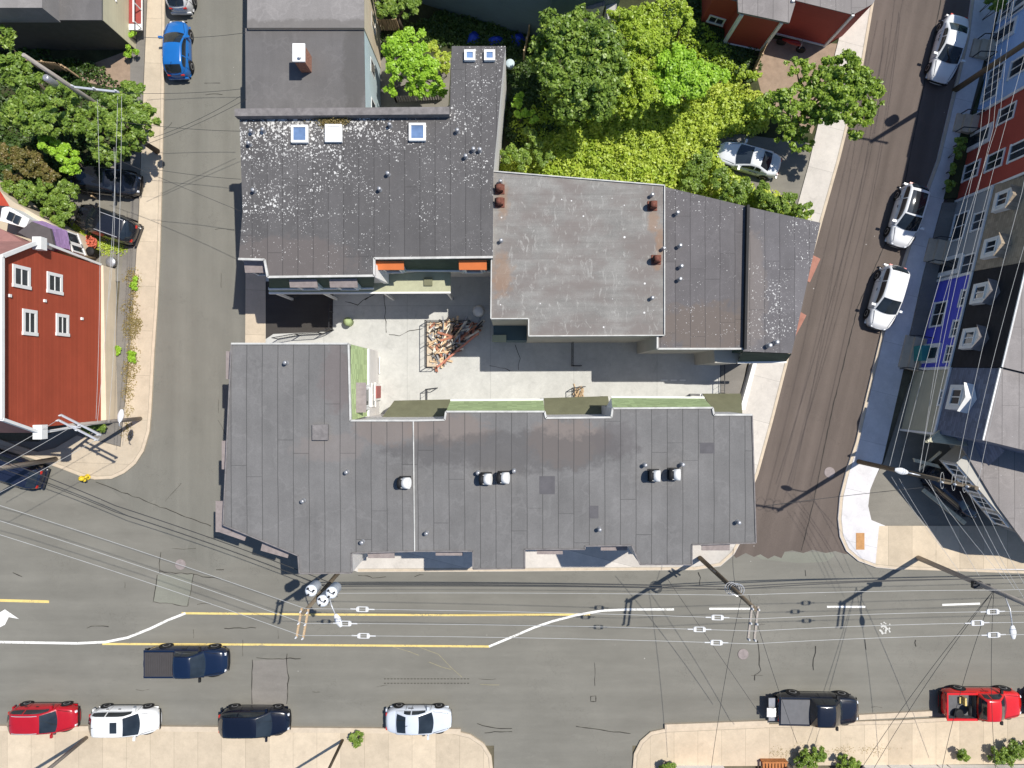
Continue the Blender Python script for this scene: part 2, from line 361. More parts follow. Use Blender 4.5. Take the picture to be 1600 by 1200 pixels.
M['roofD'] = membrane('roof_membrane_east', (.125, .116, .117), .86, .24, grad=[(q.x, q.y, 3.0, 1.6, .10), (W(1060, 0, 7).x, W(0, 310, 7).y, 2, 1.6, .12)], dirt=[(q.x, q.y+.3, 3.2, 1.5, (.15, .12, .10), .7)], tone=.08)
M['roofE'] = membrane('roof_membrane_far_east', (.135, .127, .13), .86, .30, grad=[(q2.x, q2.y+.1, 2.4, 1.5, .3), (W(1225, 0, 7).x, W(0, 420, 7).y, 2.2, 3, .10)], dirt=[(W(1180, 0, 7).x, W(0, 450, 7).y, .8, 4, (.2, .17, .15), .5)], tone=.08)
M['roofF'] = membrane('roof_bitumen_smooth', (.135, .128, .125), 8, 0, tone=.02, lap=30, seamdark=1, dirt=[(W(555, 0, 5).x, W(0, 100, 5).y, .8, 4, (.09, .085, .08), .6)])
M['roofF2'] = membrane('roof_bitumen_light', (.24, .225, .215), 8, 0, tone=.02, lap=30, seamdark=1, dirt=[(W(480, 0, 5).x, W(0, 45, 5).y, 6, .5, (.13, .12, .11), .6)])
M['roofK'] = membrane('roof_membrane_row', (.235, .215, .205), .95, .16, tone=.06)
M['roofKl'] = membrane('roof_membrane_pale', (.40, .39, .37), 1.1, .05, tone=.03)
M['roofpink'] = plain('pink_roof', (.34, .17, .15), .8, .12); M['slate'] = siding('slate_blue_shingle', (.15, .17, .23), .16, shingle=True)
M['blackroof'] = siding('black_shingle', (.022, .022, .026), .16, shingle=True, var=.1)
M['tanroof'] = siding('tan_shingle', (.36, .29, .21), .16, shingle=True, var=.1)
M['capgrey'] = plain('parapet_shingle', (.19, .175, .17), .85, .25, 3)
M['green_sh'] = siding('green_shingle', (.40, .49, .24), .14, shingle=True, var=.05)
M['dkgreen_sh'] = siding('dark_green_shingle', (.03, .062, .045), .14, shingle=True)
M['olive'] = plain('olive_roof', (.17, .17, .105), .85, .12, 1.5)
M['paleolive'] = plain('pale_olive_roof', (.40, .40, .27), .85, .12, 1.5)
M['brownsh'] = plain('brown_shingle', (.27, .23, .22), .85, .16, 4); M['orange'] = plain('orange_roof', (.62, .17, .05), .7, .06, 2)
M['salmon'] = plain('salmon_roof', (.34, .15, .105), .7, .15, 2)
M['sid_white'] = siding('white_siding', (.66, .635, .61)); M['sid_grey'] = siding('grey_siding', (.40, .41, .41)); M['sid_red'] = siding('red_siding', (.38, .072, .036), .13, var=.16)
M['sid_redsh'] = siding('barn_red_siding', (.36, .062, .045), .1); M['sid_blue'] = siding('royal_blue_siding', (.10, .11, .62)); M['sid_lblue'] = siding('light_blue_siding', (.38, .56, .86)); M['sid_olive'] = siding('khaki_siding', (.52, .49, .36))
M['sid_rowred'] = siding('row_red_siding', (.44, .08, .055)); M['sid_teal'] = siding('teal_siding', (.10, .15, .17)); M['sid_beige'] = siding('beige_siding', (.56, .52, .36)); M['sid_cream'] = siding('cream_siding', (.66, .56, .42)); M['sid_green'] = siding('green_siding', (.16, .36, .26)); M['sid_pblue'] = siding('pale_blue_siding', (.52, .62, .65))
M['sid_dk'] = siding('dark_green_siding', (.04, .075, .07)); M['sid_greige'] = siding('greige_siding', (.44, .42, .37)); M['lilac'] = siding('lilac_shingle', (.42, .27, .50), .14, shingle=True)
def glass(name, c=(.02, .025, .03), rough=.06):
    n = N(name); return n.out(n.mix(n.ramp(n.noise(.9, 3), .35, .65), c, k(c, 2.2)), rough, 0, .8)
M['glass'] = glass('window_glass'); M['carglass'] = glass('car_glass', (.012, .016, .02), .04); M['skyglass'] = glass('skylight_glass', (.09, .14, .24), .08)
M['black'] = plain('black_rubber', (.015, .015, .016), .7, .2); M['grey_metal'] = plain('grey_metal', (.42, .42, .43), .4, .1, metal=.6); M['galv'] = plain('galvanised_metal', (.62, .63, .65), .35, .08, metal=.4)
M['rust'] = plain('rusty_metal', (.16, .06, .04), .8, .4, 6); M['dkmetal'] = plain('dark_iron', (.03, .03, .033), .5, .2)
def wood(name, c):
    n = N(name); v = n.ramp(n.noise(3, 5, .7, v=n.map((6, 6, .5))), .3, .7, .7, 1.25); return n.out(n.mix(1, c, n.comb(v, v, v), 'MULTIPLY'), .85, spec=.2)
M['pole'] = wood('pole_wood', (.17, .135, .095)); M['polegrey'] = wood('pole_wood_grey', (.36, .32, .28)); M['bark'] = wood('bark', (.09, .07, .05)); M['lumber'] = wood('lumber', (.5, .36, .22))
M['wire'] = plain('wire_aluminium', (.42, .42, .41), .5, .1); M['cable'] = plain('cable_black', (.05, .05, .05), .6, .1); M['insul'] = plain('insulator_white', (.68, .68, .68), .3, .04)
M['tank'] = plain('transformer_tank', (.72, .75, .78), .4, .12, 6)
M['tarp'] = plain('blue_tarp', (.02, .06, .45), .5, .2); M['yellow'] = plain('hydrant_yellow', (.75, .55, .04), .5, .1)
M['redlight'] = plain('tail_lamp', (.5, .03, .02), .25, .05); M['lamp'] = plain('head_lamp', (.75, .77, .8), .15, .05)
M['tile_orange'] = plain('tactile_paver', (.45, .24, .10), .8, .15, 5)
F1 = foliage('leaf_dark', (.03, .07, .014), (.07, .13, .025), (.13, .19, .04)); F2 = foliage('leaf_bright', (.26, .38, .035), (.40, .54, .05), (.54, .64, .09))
F3 = foliage('leaf_yellow', (.33, .46, .055), (.52, .63, .08), (.72, .74, .15)); F4 = foliage('leaf_olive', (.12, .12, .03), (.22, .19, .05), (.30, .20, .09)); F5 = foliage('leaf_mid', (.11, .19, .028), (.23, .35, .05), (.40, .50, .10))
F6 = foliage('leaf_lime', (.24, .44, .03), (.38, .62, .05), (.54, .74, .10)); F8 = foliage('leaf_olive_green', (.15, .24, .03), (.29, .43, .05), (.48, .58, .10)); F7 = foliage('dry_grass', (.22, .19, .07), (.34, .27, .11), (.42, .33, .16))

# ------------------------------------------------------------ ground, roads, pavements
g = MB(); g.quad((-700, -700, -.03), (700, -700, -.03), (700, 700, -.03), (-700, 700, -.03)); struct(g.build('ground', M['ground']))
sheet('main_road', [(-4000, 640), (60, 690), (200, 600), (800, 500), (1330, 840), (5200, 840), (5200, 1165), (1100, 1165), (-4000, 1165)], .0, M['road'])
sheet('left_street', [(245, -3000), (470, -3000), (470, 830), (330, 895), (150, 745), (240, 700), (240, 500)], .004, M['street'])
# ragged end of the brown street surface
rag = [(1350, 862), (1338, 860), (1322, 866), (1305, 861), (1290, 864), (1270, 859), (1255, 864), (1238, 860), (1226, 862), (1221, 872), (1210, 868), (1200, 873), (1188, 866), (1178, 870), (1165, 864), (1150, 872), (1140, 860)]
sheet('right_street', [(2000, -2200), (1560, 0), (1500, 250), (1420, 500), (1345, 700), (1320, 780), (1350, 862)]+rag[1:]+[(1150, 700), (1200, 540), (1260, 340), (1330, 100), (1370, -60), (1900, -2200)], .008, M['brown'])
sheet('right_street_joint', [(1172, 862), (1300, 863), (1305, 868), (1290, 878), (1250, 880), (1190, 874)], .0045, M['patch'])
sheet('side_road', [(772, 1140), (988, 1140), (1003, 3500), (765, 3500)], .004, M['road'])
sheet('road_patch', [(246, 898), (302, 897), (294, 947), (240, 940)], .012, M['patch'])
sheet('road_patch', [(395, 1032), (450, 1030), (448, 1134), (390, 1134)], .012, M['path'])
sheet('sidewalk_left', [(232, -3000), (264, -3000), (258, 0), (257, 140), (255, 250), (251, 400), (247, 480), (242, 560), (238, 640), (235, 675), (226, 705), (213, 725), (196, 739), (176, 748), (150, 749), (128, 744), (100, 733), (60, 719), (0, 700), (-3000, 250), (-3000, 180), (0, 686), (60, 706), (88, 700), (122, 680), (190, 698), (204, 560), (212, 440), (219, 330), (226, 140), (232, 0)], .0, M['walkL'], .13)
sheet('asphalt_path', [(205, -300), (231, -300), (231, 0), (225, 140), (218, 330), (211, 440), (203, 560), (189, 697), (120, 679), (170, 655), (180, 560), (190, 430), (205, 330)], .0, M['path'], .125)
ks = [(250, 1133), (700, 1138), (735, 1146), (756, 1160), (768, 1180), (772, 1215), (772, 3500)]
sheet('sidewalk_south', [(-4000, 1130), (0, 1133)]+ks+[(700, 3500), (690, 1230), (-4000, 1230)], 0, M['walkS'], .13)
sheet('sidewalk_south_right', [(988, 3500), (988, 1200), (990, 1176), (1000, 1156), (1016, 1142), (1040, 1137), (1200, 1130), (1400, 1124), (1600, 1114), (5200, 1060), (5200, 1190), (1600, 1192), (1040, 1196), (1030, 3500)], 0, M['walkS'], .13)
sheet('sidewalk_right', [(1950, -2200), (1516, 0), (1508, 60), (1463, 250), (1430, 340), (1404, 430), (1376, 520), (1352, 620), (1336, 690), (1321, 735), (1311, 775), (1308, 810), (1311, 838), (1321, 860), (1340, 876), (1368, 886), (1400, 889), (5200, 905), (5200, 858), (1560, 853), (1382, 821), (1360, 812), (1355, 790), (1358, 765), (1366, 745), (1377, 722), (1405, 600), (1431, 480), (1468, 330), (1510, 190), (1545, 60), (1562, 0), (2010, -2200)], 0, M['walkRo'], .13)
sheet('forecourt', [(1380, 722), (1366, 745), (1358, 765), (1355, 790), (1360, 812), (1382, 821), (1560, 853), (5200, 858), (5200, 560), (1470, 560), (1420, 600)], .0, M['drive'], .10)
sheet('sidewalk_plaza', [(1372, 821), (1600, 821), (5200, 821), (5200, 890), (1405, 888), (1366, 884)], .131, M['walkS'])
sheet('sidewalk_centre', [(1372, -60), (1322, -60), (1310, 60), (1290, 140), (1262, 260), (1240, 340), (1200, 480), (1172, 560), (1150, 640), (1130, 780), (560, 790), (552, 890), (560, 893), (800, 892), (1085, 890), (1125, 884), (1146, 866), (1160, 840), (1172, 770), (1184, 740), (1206, 660), (1229, 570), (1258, 440), (1284, 345), (1311, 250), (1347, 105), (1365, 0)], 0, M['walkR'], .13)
sheet('courtyard', [(388, 395), (1150, 395), (1150, 560), (1145, 670), (388, 670)], .0, M['court'], .10)
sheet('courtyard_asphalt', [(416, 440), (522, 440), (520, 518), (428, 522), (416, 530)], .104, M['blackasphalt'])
sheet('sidewalk_gate', [(385, 420), (416, 420), (416, 560), (384, 560)], .132, M['walkL'])
sheet('courtyard_asphalt', [(1125, 560), (1168, 560), (1152, 640), (1125, 640)], .104, M['path'])
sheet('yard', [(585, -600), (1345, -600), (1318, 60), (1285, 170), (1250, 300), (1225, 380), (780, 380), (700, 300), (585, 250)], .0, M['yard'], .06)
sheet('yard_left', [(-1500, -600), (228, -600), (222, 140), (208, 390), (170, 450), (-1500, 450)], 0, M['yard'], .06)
sheet('driveway', [(1120, 205), (1268, 225), (1288, 170), (1262, 300), (1245, 330), (1110, 290)], .064, M['drive'])
sheet('driveway', [(1190, 60), (1320, 70), (1290, 150), (1268, 210), (1190, 150), (1180, 110)], .064, M['tan'])
sheet('driveway', [(110, 265), (222, 250), (212, 395), (208, 440), (150, 440), (120, 380), (100, 310)], .064, M['drive'])
sheet('driveway', [(120, 110), (226, 70), (224, 150), (190, 140), (130, 128)], .068, M['tan'])
sheet('patio', [(585, 90), (705, 90), (700, 180), (585, 182)], .064, M['drive'])
# kerbs (raised edge courses)
kb = MB()
for pts in ([(0, 1136), (250, 1137), (720, 1141)], [(1038, 1134), (1200, 1128)], [(1340, 1119), (1455, 1113)], ):
    w = [W(*p) for p in pts]
    for a, b in zip(w, w[1:]): kb.beam((a.x, a.y, .09), (b.x, b.y, .09), .34, .19)
struct(kb.build('kerb', M['kerb']))
M['kerbline'] = plain('kerb_gap', (.30, .26, .20), .95, .2)
for pts, wd_ in (([(257, 0), (255.5, 140), (253.5, 250), (249.5, 400), (245.5, 480), (240, 560), (236, 640), (233, 673), (224, 703), (211.5, 722), (195, 736), (176, 745), (152, 746), (129, 741), (101, 730), (60, 716), (0, 697)], .2),
                 ([(1518, 0), (1510, 60), (1465, 250), (1432, 340), (1406, 430), (1378, 520), (1354, 620), (1338, 690), (1323, 736), (1313.5, 775), (1310.5, 810), (1313.5, 837), (1323, 858), (1341, 873.5), (1368, 883.5), (1400, 886.5), (1620, 894)], .2),
                 ([(1363, 0), (1345, 105), (1309, 250), (1282, 345), (1256, 440), (1227, 570), (1204, 660), (1182, 740), (1170, 770), (1158, 838), (1144, 863), (1124, 881), (1085, 887.5), (800, 889.5), (560, 890.5)], .2),
                 ([(-40, 1135.5), (250, 1136), (700, 1141), (734, 1149), (754, 1162), (765.5, 1181), (769, 1215)], .2), ([(991, 1215), (992.5, 1178), (1002, 1159), (1017, 1145), (1040, 1140), (1200, 1133), (1400, 1127), (1620, 1116)], .2)):
    Wp = [W(*p) for p in pts]; m = MB(); strip(m, Wp, .17, .136); struct(m.build('kerb_course', M['kerb']))
    m = MB(); ins = []
    for i, p in enumerate(Wp):
        d_ = (Wp[min(i+1, len(Wp)-1)]-Wp[max(i-1, 0)]).normalized(); n_ = Vector((-d_.y, d_.x, 0)); ins.append(p-n_*.11 if pts[0] != (1518, 0) else p+n_*.11)
    if pts[0][0] in (-40, 991): ins = [p for p in ins]
    strip(m, ins, .025, .137); struct(m.build('kerb_joint', M['kerbline']))
# paint
def mark(pts, w, mat, z=.018, name='road_marking'):
    m = MB(); strip(m, [W(*p) for p in pts], w, z); return struct(m.build(name, mat))
mark([(-900, 1003), (0, 1003), (120, 1005), (165, 1003), (200, 996), (235, 982), (262, 969), (290, 958)], .16, M['line_white'], .02)
mark([(160, 1006), (400, 1007), (765, 1010)], .14, M['line_yellow']); mark([(284, 958), (500, 960), (700, 961), (922, 960)], .14, M['line_yellow'])
mark([(-900, 938), (0, 938), (77, 940)], .18, M['line_yellow'])
mark([(764, 1010), (800, 995), (835, 980), (865, 970), (900, 961), (940, 954), (980, 952), (1053, 952)], .15, M['line_white'], .022)
for a, b in (((1108, 951), (1172, 951)), ((1292, 948), (1352, 948)), ((1472, 945), (1531, 943)), ((1660, 942), (1720, 940)), ((1850, 938), (1910, 936))): mark([a, b], .13, M['line_white'])
ar = MB(); ar.quad(*[(*W(*p)[:2], .02) for p in [(-30, 965), (0, 980), (8, 976), (14, 964), (30, 967), (8, 952), (-10, 963)][::-1]]); struct(ar.build('road_marking', M['line_white']))
# cracks and seams
def crack(pts, w=.05, jit=.05, z=.024):
    P = [W(*p) for p in pts]; Q = []
    for a, b in zip(P, P[1:]):
        n = max(2, int((b-a).length/.35))
        for i in range(n):
            t = a.lerp(b, i/n); Q.append((t.x+random.uniform(-jit, jit), t.y+random.uniform(-jit, jit)))
    Q.append(P[-1][:2]); m = MB(); strip(m, Q, [w*random.uniform(.4, 1.3) for _ in Q], z); struct(m.build('road_crack', M['crack']))
for c in ([(150, 752), (200, 772), (260, 795), (330, 822)], [(240, 940), (294, 947)], [(294, 947), (303, 897)], [(240, 940), (246, 898)], [(560, 898), (575, 899), (583, 902), (603, 901)], [(648, 900), (662, 898)], [(137, 981), (150, 977), (170, 979)], [(350, 982), (400, 981)], [(1092, 893), (1094, 903), (1093, 914)],
          [(1184, 1000), (1186, 1030), (1188, 1048), (1180, 1055), (1179, 1063)], [(1275, 1010), (1271, 1030), (1271, 1047)], [(745, 1131), (775, 1137), (800, 1138)], [(757, 1144), (800, 1143)], [(395, 1030), (393, 1060), (394, 1100)], [(448, 1020), (451, 1060), (448, 1100)], [(252, 862), (250, 880), (250, 895)], [(250, 893), (300, 897), (345, 905)], [(900, 1134), (985, 1146)], [(400, 1028), (470, 1029)], [(1352, 1000), (1353, 1015)],
          [(1258, 890), (1259, 900)], [(339, 889), (350, 890)], [(20, 895), (35, 901)], [(1430, 1000), (1431, 1010)]): crack(c)
for c in ([(570, 468), (586, 460)], [(608, 524), (625, 524), (640, 518), (660, 514)], [(540, 472), (560, 476), (575, 465)], [(765, 572), (790, 575), (797, 580)], [(600, 455), (604, 520)], [(805, 540), (812, 560), (810, 578)]): crack(c, .045, .05, .108)
for c in ([(923, 1088), (931, 1087), (931, 1096), (923, 1096), (923, 1088)],): crack(c, .05, .005)
for c in ([(1470, 0), (1440, 150), (1405, 330), (1340, 480), (1300, 640), (1270, 790), (1252, 860)], ): crack(c, .05, .02, .026)
for pts in ([(612, 1010), (640, 1018), (655, 1024)], [(655, 1011), (685, 1022), (705, 1043), (722, 1058)], [(670, 1034), (690, 1042), (705, 1046)], [(750, 1069), (765, 1070), (780, 1070)]): mark(pts, .025, M['faint_yellow'], .019)
m = MB()
for y in (1060.5, 1067.5):
    for i in range(26):
        x = 600+i*5.2; a = W(x, y); m.quad((a.x, a.y-.03, .019), (a.x+.13, a.y-.03, .019), (a.x+.13, a.y+.03, .019), (a.x, a.y+.03, .019))
struct(m.build('skid_mark', plain('skid_rubber', (.075, .07, .06), .9)))
m = MB(); c = W(1383, 980); random.seed(3)
for i in range(30):
    a_ = random.uniform(0, 2*PI); r_ = random.uniform(0, .42); x, y = c.x+r_*math.cos(a_), c.y+r_*1.1*math.sin(a_); q_ = random.uniform(.03, .12); t_ = random.uniform(0, PI); m.quad(*[(x+q_*math.cos(t_+j*PI/3*1.0)*random.uniform(.5, 1.2), y+q_*math.sin(t_+j*PI/3)*random.uniform(.5, 1.2), .017+i*.0002) for j in range(6)])
struct(m.build('paint_splash', plain('pale_splash', (.55, .54, .5), .9)))
def manhole(px, py, r=.38, z=.012, mat='brownsh', label='round manhole cover'):
    m = MB(); c = W(px, py); m.lathe((c.x, c.y, z), [(r, 0), (r, .012), (r*.9, .016), (r*.86, .010)], 24)
    t = thing('manhole_cover', label, 'manhole cover', (c.x, c.y, 0)); m.build('ring', M['rust'] if mat == 'rust' else M[mat], t); n = MB(); n.lathe((c.x, c.y, z+.001), [(r*.84, 0), (r*.84, .01)], 24); n.build('lid', M['brownsh'], t)
manhole(282, 882, .36, label='pinkish round manhole cover in the road west of the big flat-roofed building')
manhole(1161, 1022, .36, .02, label='faded red manhole cover in the main road near the crossarm pole')
manhole(1296, 738, .36, .012, label='round manhole cover at the lower end of the brown street')
tp = MB(); tp.prism(P2([(1336, 832), (1349, 832), (1349, 858), (1336, 858)]), .132, .15); tag(tp.build('tactile_paver', M['tile_orange']), 'orange-brown tactile paver set in the white corner sidewalk', 'tactile paver')

for i in range(26):
    px, py = random.uniform(20, 1580), random.uniform(905, 1110)
    if random.random() < .4: px, py = random.uniform(265, 350), random.uniform(20, 860)
    a_ = random.choice((0, 0, PI/2, random.uniform(0, PI))); L_ = random.uniform(6, 40); crack([(px, py), (px+L_*.5*math.cos(a_), py+L_*.5*math.sin(a_)+random.uniform(-2, 2)), (px+L_*math.cos(a_), py+L_*math.sin(a_))], .022, .03)
# ------------------------------------------------------------ windows on a wall
def rect_on(m, c, u, v, n, w, h, d0, d1):
    P = [c+u*x*w/2+v*y*h/2+n*d0 for x, y in ((-1, -1), (1, -1), (1, 1), (-1, 1))]; Q = [p+n*(d1-d0) for p in P]; m.hexa(P, Q)
def window(parent, c, u, n, w, h, frame='white', v=Vector((0, 0, 1)), mull=1, name='window', tr=.11, gl='glass'):
    u = u.normalized(); n = n.normalized(); m = MB(); v = v.normalized()
    rect_on(m, c+v*(h/2+tr/2), u, v, n, w+2*tr, tr, -.02, .06); rect_on(m, c-v*(h/2+tr/2), u, v, n, w+2*tr+.06, tr, -.02, .09)
    for s in (-1, 1): rect_on(m, c+u*s*(w/2+tr/2), u, v, n, tr, h, -.02, .058)
    for i in range(mull): rect_on(m, c+u*w*((i+1)/(mull+1)-.5), u, v, n, .06, h, -.02, .045)
    o = m.build(name, M[frame], parent, fix=True); g = MB(); rect_on(g, c, u, v, n, w, h, -.03, .02); g.build('pane', M[gl], o, fix=True); return o
def wall_windows(parent, a, b, zs, pitch, w=.9, h=1.3, skip=()):
    a = Vector((*a[:2], 0)); b = Vector((*b[:2], 0)); d = b-a; L = d.length; u = d.normalized(); n = Vector((u.y, -u.x, 0)); k_ = max(1, int(L/pitch))
    for z in zs:
        for i in range(k_): window(parent, a+u*L*(i+.5)/k_+Vector((0, 0, z)), u, n, w, h)

def building(name, label, roofpx, z, wall, roof, cat='building', base=0, trim=None, trim_edges=None, tw=.12):
    P = [W(a, b, z) for a, b in roofpx]; c = sum((p for p in P), Vector((0, 0, 0)))/len(P)
    t = thing(name, label, cat, (c.x, c.y, 0)); p2 = [tuple(p[:2]) for p in P]
    MB().prism(p2, base, z-.05, top=False).build('wall', M[wall], t, fix=True)
    m = MB(); m.prism(p2, z-.05, z, bottom=True); m.build('roof', M[roof], t, fix=True)
    if trim:
        e = MB(); n = len(P)
        for i in (trim_edges if trim_edges is not None else range(n)):
            a, b = P[i], P[(i+1) % n]; e.beam((a.x, a.y, z+.02), (b.x, b.y, z+.02), tw, .15)
        e.build('roof_edging', M['edge'], t, fix=True)
    return t
def dormer(parent, pa, pb, z0, z1, out, back, roofm, wallm='white', win=True, slope=.25, mull=0, cheek=None):
    """box dormer; pa,pb: world xy ends of its foot along the wall, out: how far it stands proud, back: how far it runs in"""
    a = Vector((*pa[:2], 0)); b = Vector((*pb[:2], 0)); u = (b-a).normalized(); n = Vector((u.y, -u.x, 0)); w = (b-a).length; zz = Vector((0, 0, 1))
    m = MB(); A = [a+n*out, b+n*out, b-n*back, a-n*back]; m.hexa([p+zz*z0 for p in A], [p+zz*(z1-slope if i < 2 else z1) for i, p in enumerate(A)])
    d = m.build('dormer', M[wallm], parent, fix=True); r = MB(); e = .12
    A2 = [a+n*(out+e)-u*e, b+n*(out+e)+u*e, b-n*back+u*e, a-n*back-u*e]
    r.hexa([p+zz*((z1-slope if i < 2 else z1)+.003) for i, p in enumerate(A2)], [p+zz*((z1-slope if i < 2 else z1)+.09) for i, p in enumerate(A2)]); r.build('dormer_roof', M[roofm], d, fix=True)
    if win: window(d, (a+b)/2+n*(out)+zz*((z0+z1-slope)/2), u, n, w*.62, (z1-slope-z0)*.6, mull=mull, name='dormer_window', tr=.09)
    return d
def pipe_vent(parent, px, py, z, r=.085, h=.38, mat='grey_metal', lean=0):
    c = W(px, py, z); m = MB(); m.lathe((c.x, c.y, z), [(r*1.6, 0), (r*1.5, .03), (r, .06), (r, h*.8), (r*1.35, h*.82), (r*1.35, h), (r*.5, h+.03)], 12); m.build('vent_pipe', M[mat], parent)
def drum_vent(parent, px, py, z, rz=0):
    c = W(px, py, z); m = MB(); m.box((c.x, c.y, z+.3), (.42, .5, .6)); m.tube([(c.x-.1, c.y, z+.42), (c.x+.24, c.y, z+.5)], .31, 16)
    o = m.build('roof_vent', M['white'], parent); n = MB(); n.tube([(c.x-.11, c.y, z+.42), (c.x-.34, c.y, z+.36)], [.30, .34], 14); n.box((c.x-.05, c.y, z+.02), (.62, .66, .04)); n.build('vent_mouth', M['black'], o)
def skylight(parent, px, py, z, w=.95, h=1.0, gl='skyglass'):
    c = W(px, py, z+.2); m = MB(); t = .13
    for dx, dy, a, b in ((0, h/2-t/2, w, t), (0, -h/2+t/2, w, t), (w/2-t/2, 0, t, h-2*t), (-w/2+t/2, 0, t, h-2*t)): m.box((c.x+dx, c.y+dy, z+.12), (a, b, .24))
    o = m.build('skylight', M['white'], parent, fix=True); n = MB(); n.box((c.x, c.y, z+.13), (w-2*t, h-2*t, .12)); n.build('pane', M[gl], o, fix=True)

# ------------------------------------------------------------ A: big flat-roofed building
zA = 8.3
PA = [(362, 537), (545, 537), (548, 657), (646, 657), (695, 656), (697, 643), (851, 643), (853, 653), (955, 652), (957, 638), (1113, 637), (1115, 648), (1175, 648), (1181, 848), (1081, 851), (1081, 882), (1000, 882), (987, 852), (914, 853), (914, 858), (820, 858), (820, 888), (739, 889), (739, 861), (648, 861), (549, 864), (550, 895), (468, 896), (466, 868), (349, 820)]
A = building('apartment_building', 'long dark grey flat-roofed building in the centre with stepped south edge', PA, zA, 'sid_white', 'roofA', trim='white', trim_edges=range(0, 12), tw=.10)
seam = MB(); a = W(646, 657, zA); b = W(648, 861, zA); seam.beam((a.x, a.y, zA+.03), (b.x, b.y, zA+.03), .06, .08); seam.build('parapet_strip', M['edge'], A)
ed = MB(); Pw = [W(*p, zA) for p in PA]
for i in range(12, 30):
    a, b = Pw[i], Pw[(i+1) % 30]; ed.beam((a.x, a.y, zA), (b.x, b.y, zA), .07, .1)
ed.build('roof_edging', M['capgrey'], A, fix=True)
def mansard(parent, top, zt, bot, zb, mat, trimz=True, name='mansard'):
    """sloping shingle band; top and bottom edges given as photo points at their heights; faces outwards"""
    T = [W(*p, zt-.03) for p in top]; B = [W(*p, zb) for p in bot]; m = MB()
    for i in range(len(T)-1): m.quad(B[i], B[i+1], T[i+1], T[i])
    o = m.build(name, M[mat], parent, fix=True)
    if trimz:
        e = MB()
        for a, b in zip(B, B[1:]): e.beam(a, b, .16, .18)
        e.build('eave_board', M['white'], o, fix=True)
    return o
ze = 5.8
for top, bot in (([(548, 538), (548, 657)], [(575, 545), (575, 650)]), ([(697, 643), (851, 643)], [(704, 626), (849, 625)]), ([(957, 638), (1113, 637)], [(955, 621), (1100, 622)])):
    mansard(A, top, zA, bot, ze, 'green_sh')
# end caps of the north mansards
m = MB()
for tx, ty, bx, by in ((697, 643, 704, 626), (957, 638, 955, 621)):
    t = W(tx, ty, zA-.03); b = W(bx, by, ze); m.quad(t, b, (b.x, t.y, ze)); m.quad((t.x, t.y, ze), b, t)
m.build('mansard_end', M['white'], A)
# lean-to roofs at the back
for quad_, nm in (([(594, 656), (616, 626), (706, 624), (696, 656)], 0), ([(851, 653), (850, 622), (950, 619), (955, 652)], 0), ([(1117, 647), (1098, 615), (1158, 615), (1160, 647)], 0)):
    zl, zh = 2.7, 4.6; T0 = W(*quad_[0], zh); B0 = W(*quad_[1], zl); B1 = W(*quad_[2], zl); T1 = W(*quad_[3], zh)
    m = MB(); P = [T0, B0, B1, T1]; m.hexa([p-Vector((0, 0, .15)) for p in P], P); m.build('lean_to_roof', M['olive'], A, fix=True)
    m = MB(); 
    for q_ in (B0, B1): m.beam((q_.x*.995, q_.y-.1, 0), (q_.x*.995, q_.y-.1, zl-.12), .14)
    m.build('porch_post', M['white'], A)
# east dormer and wall windows of the west wing
da = W(556, 641, 6); db = W(556, 601, 6); xe = W(575, 0, ze).x
dormer(A, (xe, db.y-1.45), (xe, db.y+.0), 5.85, 7.6, .12, 1.0, 'brownsh', mull=0)
xw = W(548, 0, zA).x+.003
def winE(px, py, w, h, **kw):
    c = onplane(px, py, Vector((xw, 0, 0)), Vector((1, 0, 0))); window(A, c, Vector((0, 1, 0)), Vector((1, 0, 0)), w, h, **kw)
winE(594, 571, .9, .55); winE(596, 596, .5, .3, mull=0); winE(583, 617, 1.3, .9)
c = onplane(597, 612, Vector((xw, 0, 0)), Vector((1, 0, 0))); m = MB(); m.box((xw+.06, c.y, 1.05), (.08, 1.1, 2.0)); dr = m.build('door', M['white'], A); m = MB(); m.box((xw+.12, c.y, 1.1), (.05, .8, 1.5)); m.build('door_panel', plain('door_red', (.35, .10, .09), .6), dr)
# west and south dormers, and windows low on the street fronts
zd = 6.9
def wdorm(px0, y0, y1, zt=zd, dep=1.0, along='W', rm='brownsh'):
    if along == 'W':
        x = W(px0, 0, zt).x; a = W(0, y0, zt).y; b = W(0, y1, zt).y; rx = W(357, 0, zA).x
        dormer(A, (x+.15, a), (x+.15, b), zt-1.9, zt, .0, max(.3, rx-x+.1), rm, slope=.1)
    else:
        y = W(0, px0, zt).y; a = W(y0, 0, zt).x; b = W(y1, 0, zt).x
        dormer(A, (a, y+.15), (b, y+.15), zt-1.9, zt, .0, dep, rm, slope=.1)
wdorm(352, 552, 589); wdorm(345.5, 692, 730); 
for y, x0, x1 in ((873, 578, 613), (869, 684, 720), (867, 842, 876), (861, 942, 977), (861, 1100, 1137)): wdorm(y, x0, x1, along='S', dep=.75)
def odorm(p, q, zt, back):                              # dormer on a slanting front, p->q seen with the street on the right hand
    a = W(*p, zt); b = W(*q, zt); dormer(A, a, b, zt-1.9, zt, 0, back, 'brownsh', slope=.1)
odorm((340, 786), (340, 828), zd, .8); odorm((345, 829), (380, 841), zd, .8); odorm((411, 858), (447, 868), zd, .7)
wp = [W(*p, zA) for p in PA]
wall_windows(A, wp[29], wp[28], (1.6, 4.2), 2.6); wall_windows(A, wp[0], wp[29], (1.6, 4.2), 2.8)
for i, j in ((15, 14), (21, 20), (26, 25), (18, 17), (24, 23), (13, 12)): wall_windows(A, wp[i+1] if i > j else wp[i], wp[i] if i > j else wp[j], (1.6, 4.2), 1.9)
